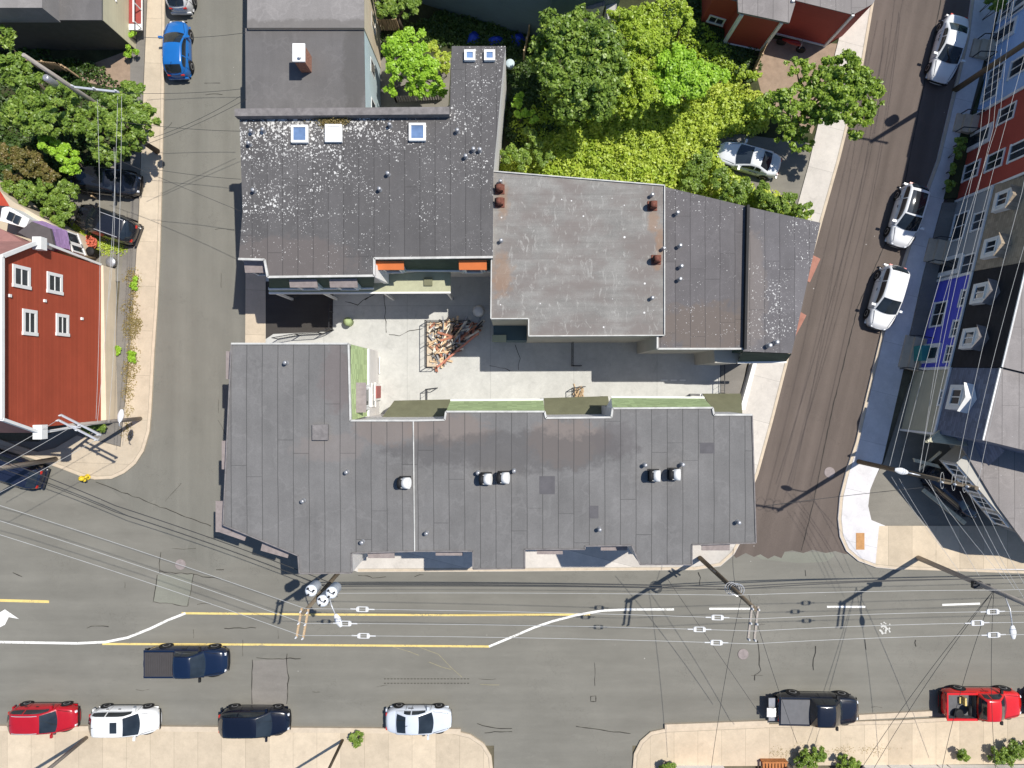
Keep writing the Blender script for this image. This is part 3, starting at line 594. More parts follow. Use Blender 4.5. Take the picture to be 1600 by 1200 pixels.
for p in ((448, 567), (475, 782), (543, 737), (567, 846), (667, 832), (747, 738), (803, 735), (936, 826), (1007, 726), (1065, 725), (1152, 815)): pipe_vent(A, *p, zA)
for p in ((635, 753), (761, 747), (788, 745), (1022, 742), (1053, 740)): drum_vent(A, *p, zA)
hc = W(502, 675, zA); m = MB(); m.box((hc.x, hc.y, zA+.12), (.86, .86, .24)); m.build('roof_hatch', M['capgrey'], A)
for (px, py, w, h) in ((855, 758, .85, 1.0), (928, 800, .5, .7), (1105, 700, .8, .6)): 
    c = W(px, py, zA); m = MB(); m.box((c.x, c.y, zA+.005), (w, h, .012)); m.build('roof_patch', M['roofB'] if 0 else plain('roof_patch_dark', (.105, .1, .105), .85), A)

# ------------------------------------------------------------ B: speckled roof building
zB = 7.1
PB = [(374, 182), (702, 179), (706, 72), (790, 72), (787, 96), (771, 268), (770, 402), (585, 404), (585, 431), (419, 433), (414, 406), (373, 405), (379, 330)]
B = building('apartment_building', 'dark flat-roofed building heavily spotted with white, with three square skylights', PB, zB, 'sid_white', 'roofB', trim='white', trim_edges=(6, 7, 8, 9, 10), tw=.12)
m = MB(); a = W(372, 181, zB); b = W(703, 178, zB); m.beam((a.x, a.y, zB+.25), (b.x, b.y, zB+.25), .42, .5); m.build('parapet', M['capgrey'], B)
for c_, kw in (((468, 209), {}), ((521, 208), dict(gl='white')), ((652, 206), {}), ((734, 86), dict(w=.62, h=.6)), ((765, 86), dict(w=.62, h=.6))): skylight(B, *c_, zB, **kw)
for p in ((413, 205), (395, 207), (391, 226), (610, 197), (715, 206), (728, 246), (750, 236), (607, 273), (594, 297), (398, 299), (740, 235)): pipe_vent(B, *p, zB, .085, .36)
zb = 4.7
mansard(B, [(770, 403), (586, 405)], zB, [(770, 423), (585, 422)], zb, 'dkgreen_sh'); mansard(B, [(585, 432), (420, 434)], zB, [(584, 450), (420, 451)], zb, 'dkgreen_sh')
def sdorm(par, x0, x1, ytop, zt, z0, out, rm, wl='sid_pblue', **kw):
    a = W(x0, 0, zt).x; b = W(x1, 0, zt).x; dormer(par, (a, ytop), (b, ytop), z0, zt, out, .3, rm, wl, **kw)
yb = W(0, 404, zB).y; yb2 = W(0, 432, zB).y
for x0, x1 in ((590, 627), (720, 757)): sdorm(B, x0, x1, yb, zB-.35, zb+.1, .42, 'orange', slope=.35)
for x0, x1 in ((454, 491), (517, 554)): sdorm(B, x0, x1, yb2, zB-.35, zb+.1, .42, 'brownsh', slope=.35)
sdorm(B, 384, 417, W(0, 406, zB).y, zB-.5, zb+.1, .5, 'brownsh', 'sid_lblue', slope=.3)
# white corner fin between the two wings, low roof over the ground floor
m = MB(); t0 = W(585, 404, zB); t1 = W(585, 432, zB); m.prism([(t1.x+.01, t1.y-.02), (t1.x+.34, t1.y-.02), (t1.x+.34, t0.y-.3), (t1.x+.01, t0.y-.3)], 4.4, [zB-.06, 4.5, 4.5, zB-.06]); m.build('side_mansard', M['white'], B, fix=True)
m = MB(); m.prism(P2([(420, 440), (595, 430), (704, 420), (704, 457), (420, 458)], 4.3), 4.12, 4.3, bottom=True); m.build('porch_roof', M['paleolive'], B, fix=True)
for px in (424, 500, 597, 698):
    c = W(px, 455, 4.1); m = MB(); m.beam((c.x, c.y, .1), (c.x, c.y, 4.12), .14); m.build('porch_post', M['white'], B)
m = MB(); a = W(420, 458, 4.3); b = W(704, 457, 4.3); m.beam((a.x, a.y, 4.22), (b.x, b.y, 4.22), .1, .2); m.build('gutter', M['white'], B)
m = MB(); c = W(669, 440, 4.4); m.box((c.x, c.y, 4.36), (.5, .5, .14)); m.build('roof_hatch', M['olive'], B)
c = W(735, 432, 4); window(B, Vector((c.x, yb-.02, 3.0)), Vector((1, 0, 0)), Vector((0, -1, 0)), 1.0, .9)
wall_windows(B, W(374, 182, zB), W(373, 405, zB), (1.6, 4.2), 3.0)
# ------------------------------------------------------------ C, D, E
zC = 6.8
C_ = building('apartment_building', 'pale weathered concrete flat roof between the two dark roofs', [(770, 268), (1038, 290), (1038, 524), (826, 525), (826, 498), (767, 498), (768, 400)], zC, 'sid_greige', 'roofC', trim='white', tw=.06)
for p in ((781, 296), (781, 317), (1019, 322), (1025, 406)):
    c = W(*p, zC); m = MB(); m.box((c.x, c.y, zC+.03), (.55, .55, .06)); m.box((c.x+.03, c.y, zC+.28), (.32, .36, .46)); m.tube([(c.x+.1, c.y, zC+.46), (c.x-.18, c.y, zC+.42)], .2, 12); o = m.build('rusty_vent', M['rust'], C_); m = MB(); m.tube([(c.x-.185, c.y, zC+.42), (c.x-.2, c.y, zC+.41)], .17, 12); m.build('vent_mouth', M['black'], o)
for p in ((782, 285), (783, 377), (1018, 306), (1036, 389), (1018, 466)): pipe_vent(C_, *p, zC, .08, .35)
m = MB(); m.prism(P2([(771, 500), (829, 500), (829, 532), (771, 532)], 2.2), .1, 2.2); m.build('porch', M['sid_teal'], C_);  # dark block stands in for the shaded recess, shade put into its colour
m = MB(); c = W(780, 529, 2.3); m.box((c.x, c.y, 2.3), (.9, .45, .14)); m.build('lit_patch_slab', M['paleolive'], C_)  # pale slab added as the sunlit patch, light put into its colour
zD = 6.6
D = building('apartment_building', 'dark roof with scattered white spots beside the weathered concrete roof', [(1039, 292), (1165, 322), (1163, 545), (1027, 545), (1027, 524), (1039, 524)], zD, 'sid_greige', 'roofD', trim='white', trim_edges=(2, 3), tw=.1)
for p in ((1057, 334), (1061, 385), (1063, 417), (1061, 437)): pipe_vent(D, *p, zD, .085, .4)
E = building('apartment_building', 'speckled dark roof with a slanting east edge beside the brown street', [(1168, 323), (1282, 348), (1237, 552), (1161, 549)], zD, 'sid_dk', 'roofE')
m = MB(); a = W(1166.5, 322, zD); b = W(1162, 546, zD); m.beam((a.x, a.y, zD+.15), (b.x, b.y, zD+.15), .14, .34); m.build('parapet', M['black'], E)
mansard(E, [(1237, 553), (1161, 550)], zD, [(1228, 565), (1152, 566)], 4.6, 'dkgreen_sh')
for p in ((1211, 535), (1200, 540)): pipe_vent(E, *p, zD, .1, .4)
for (x0, y0), (x1, y1) in (((1268, 441), (1284, 402)), ((1243, 530), (1262, 490))):
    a = W(x0-4, y0-4, 5.4); b = W(x1-6, y1+4, 5.4); dormer(E, a, b, 3.6, 5.4, .0, .9, 'salmon', slope=.1)
# side gate wall and little entrance east of D
m = MB(); m.prism(P2([(1115, 540), (1160, 545), (1150, 568), (1117, 567)], 4.6), .1, 4.6); t_ = m.build('entrance_wall', M['sid_greige'], E)
# ------------------------------------------------------------ F: north-west flat building
zF = 5.0
Fb = building('flat_roofed_house', 'smooth dark flat roof with a white chimney box beside the left street', [(383, 44), (569, 45), (571, 176), (384, 176)], zF, 'sid_pblue', 'roofF')
Fb2 = building('flat_roofed_house', 'lighter grey flat roof at the top edge next to the left street', [(388, -200), (569, -200), (569, 43.5), (386, 43.5)], zF+.25, 'sid_cream', 'roofF2')
c = W(479, 101, zF); m = MB(); m.box((c.x, c.y, zF+.7), (.62, .95, 1.4)); ch = m.build('chimney', plain('chimney_brick', (.32, .16, .11), .9, .3, 8), Fb); m = MB(); m.box((c.x, c.y, zF+1.46), (.72, 1.05, .12)); m.build('chimney_cap', M['white'], ch)
m = MB(); m.tube([(c.x+.1, c.y-.3, zF+1.5), (c.x+.1, c.y-.3, zF+1.75)], .1); m.build('flue', M['white'], ch)
wall_windows(Fb, W(569, 45, zF), W(571, 176, zF), (2.6,), 2.5, .7, 1.0); wall_windows(Fb2, W(569, 43, zF), W(569, -200, zF), (2.6,), 2.5, .7, 1.0)
# ------------------------------------------------------------ G: teal building at the top, roofs beside it
Gb = building('house', 'dark teal sided house whose shaded wall closes the garden at the top', [(590, -90), (862, -5), (980, -40), (980, -400), (590, -400)], 5.5, 'sid_teal', 'roofK')
G2 = building('shed', 'small grey-roofed shed at the top edge behind the big green tree', [(826, -60), (948, -60), (945, 8), (925, 14), (905, 12), (866, 10)], 3.2, 'sid_white', 'roofK')
G3 = building('shed', 'narrow white-walled shed by the top edge right of the dark green tree', [(935, -60), (968, -60), (962, 26), (950, 30)], 2.6, 'white', 'roofKl')
# ------------------------------------------------------------ H: red house at the top right
H = building('house', 'barn red house with pale grey roof at the top beside the white sidewalk', [(1240, -120), (1400, -60), (1364, 6), (1333, 23), (1240, 0)], 4.0, 'sid_redsh', 'roofK')
m = MB(); 
for p, q_ in (((1333, 23), 4.0), ((1240, 0), 4.0)):
    a = W(*p, q_); m.beam((a.x, a.y, 0), (a.x, a.y, q_), .16)
a = W(1240, 0, 4); b = W(1333, 23, 4); m.beam((a.x, a.y, .2), (b.x, b.y, .2), .12, .14); m.build('corner_board', M['white'], H)
H2 = thing('house_annex', 'red shed-roofed annex with white corner boards standing out over the yard', 'annex', tuple(W(1180, 40, 0)))
fp = [(1160, 21), (1222, 34), (1243, 5), (1240, -40), (1158, -60)]
MB().prism(P2(fp, 3.7), 0, 3.65, top=False).build('wall', M['sid_redsh'], H2, fix=True)
MB().prism(P2([(1154, 18), (1234, 35), (1244, 2), (1246, -60), (1150, -60)], 3.9), 3.68, 3.85, bottom=True).build('roof', M['roofK'], H2, fix=True)
m = MB()
for p in ((1160, 21), (1222, 34)):
    a = W(*p, 3.7); m.beam((a.x, a.y, 0), (a.x, a.y, 3.65), .2)
a = W(1160, 21, 3.7); b = W(1222, 34, 3.7); m.beam((a.x, a.y, .1), (b.x, b.y, .1), .16, .16); m.build('corner_board', M['white'], H2, fix=True)
H3 = building('house', 'red house corner with two white framed windows at the top edge', [(1118, -60), (1160, -30), (1158, 4), (1118, -8)], 3.4, 'sid_redsh', 'roofK')
a = W(1118, -8, 3.4); b = W(1158, 4, 3.4); u = Vector((b.x-a.x, b.y-a.y, 0)).normalized(); n_ = Vector((u.y, -u.x, 0))
window(H3, Vector(((a.x+b.x)/2, (a.y+b.y)/2, .9)), u, n_, .9, .6); window(H3, Vector(((a.x+b.x)/2+.35, (a.y+b.y)/2+.1, 2.4)), u, n_, .9, .8)
# ------------------------------------------------------------ I: left red house
I = thing('house', 'big red clapboard house with four white framed windows on the left', 'house', tuple(W(100, 540, 0)))
xI = -610/sc(0); yN, yS = 7.75, -2.45
yn2, ys2 = 6.65, -1.84
xb = xI-9
prof = [(yS, 1.4), (yN, 1.4), (yN, 7.7), (yn2, 10.3), (ys2, 10.3), (yS, 7.7)]
m = MB(); m.quad(*[(xI-.55, y, z) for y, z in prof]); xr = xI-.55
m.quad((xr, yN, 1.4), (xb, yN, 1.4), (xb, yN, 7.7), (xr, yN, 7.7)); m.quad((xr, yS, 1.4), (xr, yS, 7.7), (xb, yS, 7.7), (xb, yS, 1.4)); m.quad((xb, yS, 0), (xb, yS, 7.7), (xb, ys2, 10.3), (xb, yn2, 10.3), (xb, yN, 7.7), (xb, yN, 0))
m.build('wall', M['sid_red'], I, fix=True)
m = MB(); m.prism([(xb, yS), (xr+.35, yS), (xr+.15, yN), (xb, yN)], 0, 1.4); m.build('foundation_wall', M['sid_cream'], I)
m = MB(); xs = xr+.25; m.quad((xs, yN+.3, 7.5), (xs, yn2, 10.4), (xb, yn2, 10.4), (xb, yN+.3, 7.5)); m.quad((xs, yS-.3, 7.5), (xb, yS-.3, 7.5), (xb, ys2, 10.4), (xs, ys2, 10.4))
m.build('sloping_roof', M['roofpink'], I, fix=True); m = MB(); m.prism([(xb, ys2), (xs+.02, ys2), (xs+.02, yn2), (xb, yn2)], 10.3, 10.45); m.build('flat_roof', M['capgrey'], I)
m = MB(); E_ = [(yN+.3, 7.5), (yn2, 10.4), (ys2, 10.4), (yS-.3, 7.5)]
for (y0, z0), (y1, z1) in zip(E_, E_[1:]): m.beam((xs, y0, z0), (xs, y1, z1), .16, .2)
m.beam((xs, yN+.3, 7.5), (xr, yN+.05, 1.4), .14, .1); m.beam((xs, yS-.3, 7.5), (xr, yS-.05, 1.4), .14, .1); m.box((xs, yN+.15, 7.55), (.5, .7, .5)); m.box((xs, yS-.25, 7.5), (.5, .8, .5)); m.build('rake_board', M['white'], I, fix=True)
for p, w, h in (((33, 433), 1.0, 1.2), ((85, 443), 1.0, 1.2), ((46, 504), 1.25, .95), ((97, 508), 1.1, .95)):
    c = onplane(*p, Vector((xr, 0, 0)), Vector((1, 0, 0))); window(I, c, Vector((0, 0, 1)), Vector((1, 0, 0)), h*.8, w*.85, v=Vector((0, 1, 0)), tr=.19)
for p in ((69, 470), (127, 498), (14, 462)):
    c = onplane(*p, Vector((xr, 0, 0)), Vector((1, 0, 0))); m = MB(); m.box(c, (.2, .16, .16)); m.build('wall_vent', M['white'], I)
# north house: lilac bay and cream porch dormers
J2 = thing('house', 'small pink-roofed house with a lilac bay window left of the parked cars', 'house', tuple(W(60, 370, 0)))
dz = 4.2
m = MB(); m.prism(P2([(-160, 240), (20, 290), (75, 335), (139, 372), (151, 404), (-160, 404)]), 0, 3.2); m.build('wall', M['sid_cream'], J2, fix=True)
wa, wb = W(139, 372), W(151, 404); wu = (wb-wa).normalized(); wn_ = Vector((-wu.y, wu.x, 0)); wn_ = wn_ if wn_.x > 0 else -wn_
for q_, w_ in ((.36, .75), (.78, .5)): window(J2, wa.lerp(wb, q_)+Vector((0, 0, 1.9)), wu, wn_, w_, 1.1, v=Vector((0, 0, 1)), mull=0)
m = MB(); P = [W(-160, 270, 6), W(0, 357, 4.4), W(72, 388, 4.4), W(70, 397, 5.6), W(0, 400, 6.4), W(-160, 400, 6.4)]; m.quad(*P); m.build('sloping_roof', M['roofpink'], J2, fix=True)
m = MB(); m.prism(P2([(28, 363), (50, 346), (78, 357), (84, 385), (80, 391)], 5.2), 5.0, 5.2, bottom=True); m.build('bay_roof', M['capgrey'] if 0 else plain('bay_roof_dark', (.10, .088, .088), .85), J2, fix=True)
m = MB(); T = [W(50, 346, 5.0), W(78, 357, 5.0), W(84, 388, 5.0)]; Bq = [W(66, 345, 3.6), W(97, 358, 3.6), W(102, 388, 3.6)]
for i in range(2): m.quad(T[i], Bq[i], Bq[i+1], T[i+1])
m.prism([tuple(q_[:2]) for q_ in (Bq[0], Bq[1], Bq[2], W(60, 392, 3.6), W(40, 360, 3.6))], 3.1, 3.6); m.build('bay', M['lilac'], J2, fix=True)
for pts, z0, z1 in (([(3, 325), (12, 322), (46, 342), (40, 356), (0, 345)], 3.0, 4.6),):
    m = MB(); m.prism(P2(pts, z1), z0, z1); m.build('porch', M['white'], J2)
m = MB(); m.quad(*[W(*p, 4.7) for p in ((-60, 280), (0, 298), (15, 322), (-60, 318))]); m.build('sloping_roof', plain('red_roof', (.42, .06, .03), .7), J2, fix=True)
for px, py, zz_ in ((17, 338, 4.65), (27, 343, 4.65)):
    c = W(px, py, zz_); d_ = Vector((.92, -.39, 0)); m = MB(); MM = Matrix.Rotation(math.atan2(d_.y, d_.x), 3, 'Z'); m.box((c.x, c.y, zz_), (1.0 if px == 120 else .34, .5, .12), M=MM); m.build('skylight', M['glass'], J2)
# ------------------------------------------------------------ J: top-left house
J = thing('house', 'beige house with a dark shaded side and flower deck at the top left', 'house', tuple(W(100, 20, 0)))
zj = 4.0; cj = W(213, 79, 0)
MB().prism([(cj.x, cj.y), (cj.x, cj.y+20), (cj.x-32, cj.y+20), (cj.x-32, cj.y)], 0, zj-.05, top=False).build('wall', plain('wall_grey_with_shade', (.085, .085, .07), .8), J, fix=True)  # dark grey has the south side's shade put into the colour
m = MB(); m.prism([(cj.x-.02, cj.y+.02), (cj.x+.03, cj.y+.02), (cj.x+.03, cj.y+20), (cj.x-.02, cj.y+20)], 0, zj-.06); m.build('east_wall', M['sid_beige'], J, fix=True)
MB().prism([(cj.x+.1, cj.y-.1), (cj.x+.1, cj.y+20), (cj.x-2.5, cj.y+20), (cj.x-2.5, cj.y-.1)], zj-.05, zj+.05, bottom=True).build('roof', M['roofF'], J, fix=True)
MB().prism([(cj.x-2.5, cj.y-.2), (cj.x-2.5, cj.y+20), (cj.x-32, cj.y+20), (cj.x-32, cj.y-.2)], zj-.05, zj+1.6, bottom=True).build('upper_roof', M['roofF2'], J, fix=True)
for dy, z in ((2.6, 3.2), (6, 3.2)): window(J, Vector((cj.x, cj.y+dy, z)), Vector((0, 1, 0)), Vector((1, 0, 0)), 1.1, 1.4)
for dx in (-10, -16): window(J, Vector((cj.x+dx, cj.y, 3.6)), Vector((1, 0, 0)), Vector((0, -1, 0)), 1.6, 1.0)
m = MB(); m.box((cj.x+.45, cj.y+2.6, .9), (.9, 3.4, .12)); 
for yy in (1.0, 2.2, 3.4, 4.2): m.box((cj.x+.86, cj.y+yy, 1.4), (.06, .06, 1.0))
m.box((cj.x+.86, cj.y+2.6, 1.9), (.08, 3.4, .08)); dk = m.build('deck', M['white'], J); m = MB(); m.box((cj.x+.45, cj.y+2.6, .98), (.8, 2.6, .04)); m.build('deck_boards', plain('deck_red', (.3, .06, .05), .8), dk)

# ------------------------------------------------------------ K: right-hand row houses
def bx(y): return 1565-.234*y if y < 190 else (1520-.2455*(y-190) if y < 316 else 1492-.24*(y-316))
def rowhouse(y0, y1, H, wall, top, label, roofm='roofK', zr=7.8, setb=.25, wins=(), depth=11, mh=.0, trims=True, name='row_house', dormers=(), droof='tanroof'):
    a = W(bx(y0), y0); b = W(bx(y1), y1); d = (b-a).normalized(); n = Vector((d.y, -d.x, 0))
    if n.x > 0: n = -n
    back = -n; t = thing(name, label, 'row house', ((a.x+b.x)/2, (a.y+b.y)/2, 0)); zz = Vector((0, 0, 1))
    a2, b2 = a+d*.02, b-d*.02
    fp = [a2, b2, b2+back*depth, a2+back*depth]; MB().prism([tuple(p[:2]) for p in fp], 0, H, top=top is None).build('wall', M[wall], t, fix=True)
    if top:                                             # steep shingled front slope up to the flat roof
        m = MB(); i0, i1 = a2-back*.15, b2-back*.15; j0, j1 = a2+back*setb, b2+back*setb; k0, k1 = a2+back*depth, b2+back*depth
        m.quad(i0+zz*H, i1+zz*H, j1+zz*zr, j0+zz*zr); m.quad(i0+zz*H, j0+zz*zr, k0+zz*zr, k0+zz*H); m.quad(i1+zz*H, k1+zz*H, k1+zz*zr, j1+zz*zr); m.quad(k0+zz*H, k0+zz*zr, k1+zz*zr, k1+zz*H); m.build('mansard', M[top], t, fix=True)
        m = MB(); m.prism([tuple(p[:2]) for p in (j0, j1, k1, k0)], zr-.02, zr+.06, bottom=True); m.build('roof', M[roofm], t, fix=True)
        e = MB(); e.beam(j0+zz*(zr+.05), j1+zz*(zr+.05), .08, .08); e.beam(i0+zz*H, i1+zz*H, .18, .16); e.build('eave_board', M['white'], t, fix=True)
        for (f, wdt, rm) in dormers:
            p = a2.lerp(b2, f); aa, bb = (p-d*wdt/2, p+d*wdt/2)
            if (Vector(((bb-aa).y, -(bb-aa).x, 0))).dot(n) < 0: aa, bb = bb, aa
            nn = n; zf0 = H+.9; zf1 = H+2.1
            f0 = aa+nn*.35; f1 = bb+nn*.35; r0 = f0-nn*.55; r1 = f1-nn*.55
            mm = MB(); mm.hexa([q_+zz*(zf0-.2) for q_ in (f0, f1, r1, r0)], [q_+zz*zf1 for q_ in (f0, f1, r1, r0)]); mid = (f0+f1)/2; dm = None
            mm.quad(f0+zz*zf1, f1+zz*zf1, mid+zz*(zf1+.4)); dm = mm.build('dormer', M['white'], t, fix=True)
            mm = MB(); midr = (r0+r1)/2; o_ = nn*.15; up = zz*(zf1+.45); e_ = (f1-f0).normalized()*.12
            mm.quad(f0+o_-e_+zz*zf1, mid+o_+up, midr+up, r0-e_+zz*zf1); mm.quad(mid+o_+up, f1+o_+e_+zz*zf1, r1+e_+zz*zf1, midr+up); mm.build('dormer_roof', M[rm], dm)
            window(dm, mid+zz*((zf0+zf1)/2), (f1-f0), nn, wdt*.55, .75, mull=1, name='dormer_window', tr=.08)
    else:
        e = MB(); e.beam(a2+zz*H, b2+zz*H, .2, .2); e.build('eave_board', M['white'], t, fix=True)
    if trims:
        e = MB(); e.beam(a2+n*.03+zz*.1, a2+n*.03+zz*H, .13, .13); e.beam(b2+n*.03+zz*.1, b2+n*.03+zz*H, .13, .13); e.build('corner_board', M['white'], t, fix=True)
    for (px, py, w, h, *r) in wins:
        c = onplane(px, py, a, n); c.z = max(c.z, .9); kind = r[0] if r else 'w'
        if kind == 'd':
            c.z = 1.15; m = MB(); rect_on(m, c, d, zz, n, w+.3, 2.3, 0, .1); o = m.build('door', M['white'], t, fix=True); m = MB(); rect_on(m, c, d, zz, n, w*.7, 1.9, .1, .14); m.build('door_panel', M['glass'], o, fix=True)
        else: window(t, c, d, n, w, h)
    return t, a, b, d, n
K1 = rowhouse(-75, 38, 9.4, 'sid_green', None, 'green row house at the top right corner of the picture', wins=((1566, 22, .9, 1.2), (1592, 8, .9, 1.2)))
K2 = rowhouse(38, 182, 9.8, 'sid_lblue', None, 'light blue row house behind the tall pole at the right', wins=((1556, 117, .95, 1.3), (1548, 143, .95, 1.3), (1592, 103, 1.0, 1.3), (1558, 60, .9, 2, 'd')))
K3 = rowhouse(182, 316, 9.6, 'sid_rowred', None, 'red row house between the light blue and the grey house', wins=((1518, 267, .95, 1.35), (1555, 251, .95, 1.35), (1592, 235, .95, 1.35), (1573, 178, .9, 1.3), (1536, 213, 1, 2, 'd')))
K4 = rowhouse(316, 440, 3.9, 'sid_grey', 'tanroof', 'grey row house with tan dormered roof', roofm='roofKl', zr=7.8, setb=.3, wins=((1499, 354, 1.7, 1.2), (1531, 345, 1.0, 1.1), (1514, 413, 1.2, 1.2), (1483, 416, 1, 2, 'd')), dormers=((.25, 1.2, 'tanroof'), (.78, 1.2, 'tanroof')))
K5 = rowhouse(440, 577, 3.9, 'sid_blue', 'blackroof', 'royal blue row house with white trim and two dormers', zr=7.8, setb=.25, wins=((1467, 491, 1.5, 1.15), (1510, 465, .9, .95), (1497, 513, .9, .95), (1487, 553, .9, .95), (1447, 553, 1.0, 2, 'd')), dormers=((.26, 1.25, 'capgrey'), (.72, 1.25, 'capgrey')))
K6 = rowhouse(577, 672, 4.0, 'sid_olive', 'slate', 'khaki row house with a slate blue roof and round-topped dormer', zr=7.6, setb=.3, wins=((1477, 622, .8, .9),), dormers=((.45, 1.5, 'white'),))
# back roofs behind row houses
def steps(px, py, w, dpt, rz, lab, n=3, mat='kerb'):
    c = W(px, py); t = thing('front_steps', lab, 'steps', (c.x, c.y, .1)); Mz = Matrix.Rotation(rz, 3, 'Z')
    m = MB()
    for i in range(n): m.box(c+Mz @ Vector((-dpt/2+dpt*(i+.5)/n+(dpt-dpt*(i+1)/n)*0, 0, .1+.09*(i+1))), (dpt/n, w, .18*(i+1)), M=Mz)
    m.build('treads', M[mat], t, fix=True); m = MB()
    for s in (-1, 1):
        for i in (0, n-1): m.beam(c+Mz @ Vector((-dpt/2+dpt*(i+.5)/n, s*w/2, .1)), c+Mz @ Vector((-dpt/2+dpt*(i+.5)/n, s*w/2, 1.0+.17*i)), .05)
        m.beam(c+Mz @ Vector((-dpt/2+dpt*.5/n, s*w/2, 1.0)), c+Mz @ Vector((-dpt/2+dpt*(n-.5)/n, s*w/2, 1.0+.17*(n-1))), .05)
    m.build('handrail', M['dkmetal'], t, fix=True)
ar_ = R(-14)
steps(1530, 80, 1.2, 1.3, ar_, 'concrete front steps of the light blue house')
steps(1504, 196, 1.2, 1.3, ar_, 'concrete front steps of the red row house')
steps(1462, 395, 1.6, 1.5, ar_, 'concrete front steps of the grey row house')
steps(1425, 553, 2.2, 1.6, ar_, 'wide front steps of the royal blue house')
sheet('front_terrace', [(1470, 318), (1493, 318), (1463, 440), (1430, 577), (1404, 577), (1420, 520), (1440, 430)], .10, M['path'], .15)
sheet('front_garden', [(1516, 180), (1540, 110), (1522, 190), (1495, 310), (1472, 312), (1500, 205)], .10, M['yard'], .08)
m = MB(); c = W(1432, 553); m.box((c.x, c.y, .9), (.9, 1.0, .9)); tag(m.build('storage_bin', plain('teal_plastic', (.05, .25, .25), .5)), 'teal storage bin on the royal blue house steps', 'bin')
# corner house K7
K7 = thing('house', 'khaki corner house with gabled porch and a window band', 'house', tuple(W(1540, 760, 0)))
zk = 4.6
fpk = [(1470, 672), (1478, 690), (1520, 760), (1565, 825), (1640, 850), (1900, 860), (1900, 560), (1600, 560), (1560, 672)]
MB().prism(P2(fpk), 0, zk, top=False).build('wall', M['sid_greige'], K7, fix=True)
MB().prism(P2([(1490, 680), (1512, 660), (1540, 600), (1570, 560), (1900, 540), (1900, 872), (1640, 862), (1600, 850), (1556, 790)], zk), zk, zk+.15, bottom=True).build('roof', M['roofK'], K7, fix=True)
bandA = W(1512, 708, zk); bandB = W(1600, 812, zk); u = (bandB-bandA); u.z = 0; L_ = u.length; u.normalize(); nrm = Vector((u.y, -u.x, 0)); nrm = nrm if nrm.x < 0 else -nrm
m = MB(); off = nrm*.9; P = [bandA+off, bandB+off, bandB-nrm*.5, bandA-nrm*.5]; m.hexa([Vector((p.x, p.y, 2.9)) for p in P], [Vector((p.x, p.y, zk)) for p in P]); m.build('bay', M['sid_greige'], K7, fix=True)
for i in range(4):
    c = bandA+off+u*L_*(i+.5)/4; c.z = 3.85; window(K7, c, u, nrm, L_/4*.62, 1.0, mull=1)
# gable porches
def gable(pts_eave, ridge, z0, z1, mat, name, parent):
    a, b, c_, d_ = [W(*p, z0) for p in pts_eave]; r0, r1 = [W(*p, z1) for p in ridge]; m = MB()
    m.quad(a, b, r1, r0); m.quad(r0, r1, c_, d_); o = m.build(name, M[mat], parent); e = MB()
    for p, q_ in ((a, r0), (r0, d_)): e.beam(p, q_, .12, .14)
    e.build('rake_board', M['sid_olive'], o, fix=True); return o
gable([(1470, 672), (1500, 676), (1512, 698), (1450, 690)], [(1448, 690), (1512, 697)], 4.2, 5.0, 'sid_olive', 'porch_gable', K7)
m = MB(); m.quad(W(1496, 674, 4.3), W(1535, 675, 5.5), W(1570, 705, 6.2), W(1545, 728, 5.0), W(1512, 698, 4.3)); m.build('gable_roof', M['slate'], K7, fix=True)
m = MB(); P = [W(1428, 716, 1.5), W(1466, 726, 2.0), W(1470, 732, 2.0), W(1430, 722, 1.5)]; m.hexa([p-Vector((0, 0, .15)) for p in P], P)
a = W(1438, 732, 1.0); b = W(1470, 706, 2.6); m.beam(a, b, .12); a = W(1442, 765, 1.0); b = W(1508, 818, 1.8); m.beam(a, b, .25, .1); m.build('porch_rail', M['sid_olive'], K7, fix=True)

# ------------------------------------------------------------ south row houses at the bottom edge
def southhouse(x0, x1, wall, lab, y=1199, zt=5.5, name='row_house'):
    a = W(x0, y); b = W(x1, y); t = thing(name, lab, 'row house', ((a.x+b.x)/2, a.y, 0)); MB().prism([(a.x+.02, a.y), (b.x-.02, a.y), (b.x-.02, a.y-9), (a.x+.02, a.y-9)], 0, zt, top=False).build('wall', M[wall], t, fix=True)
    MB().prism([(a.x+.02, a.y+.02), (b.x-.02, a.y+.02), (b.x-.02, a.y-9), (a.x+.02, a.y-9)], zt, zt+.12, bottom=True).build('roof', M['roofK'], t, fix=True)
    m = MB(); m.box(((a.x+b.x)/2, a.y+.12, .35), (b.x-a.x-.1, .25, .5)); m.build('plinth', M['white'], t)
    for f in (.25, .75): window(t, Vector((a.x+(b.x-a.x)*f, a.y, 3.2)), Vector((-1, 0, 0)), Vector((0, 1, 0)), 1.0, 1.3)
for x0, x1, wl, lb in ((1345, 1385, 'sid_white', 'white row house at the bottom edge right of the dark pickup'), (1385, 1420, 'sid_redsh', 'narrow red row house at the bottom edge'), (1420, 1462, 'sid_grey', 'grey row house at the bottom edge beyond the red one'), (1462, 1478, 'sid_red', 'sliver of a brick red house front at the bottom edge'), (1478, 1552, 'sid_white', 'wide white row house at the bottom edge below the red pickup'), (1552, 1640, 'sid_blue', 'blue house at the bottom right corner')): southhouse(x0, x1, wl, lb)
southhouse(1048, 1130, 'orange', 'orange house wall peeping in at the bottom edge', 1200)
m = MB(); c = W(1206, 1190)
for i in range(8): m.box((c.x-.75+i*.21, c.y-.2, .55), (.14, 1.0, .05))
m.box((c.x, c.y+.25, .35), (1.7, .08, .5)); m.box((c.x, c.y-.7, .35), (1.7, .08, .5)); tag(m.build('wooden_pallet_rack', plain('orange_wood', (.42, .17, .06), .8, .25, 5), fix=True), 'orange-brown slatted wooden rack at the bottom edge', 'rack')
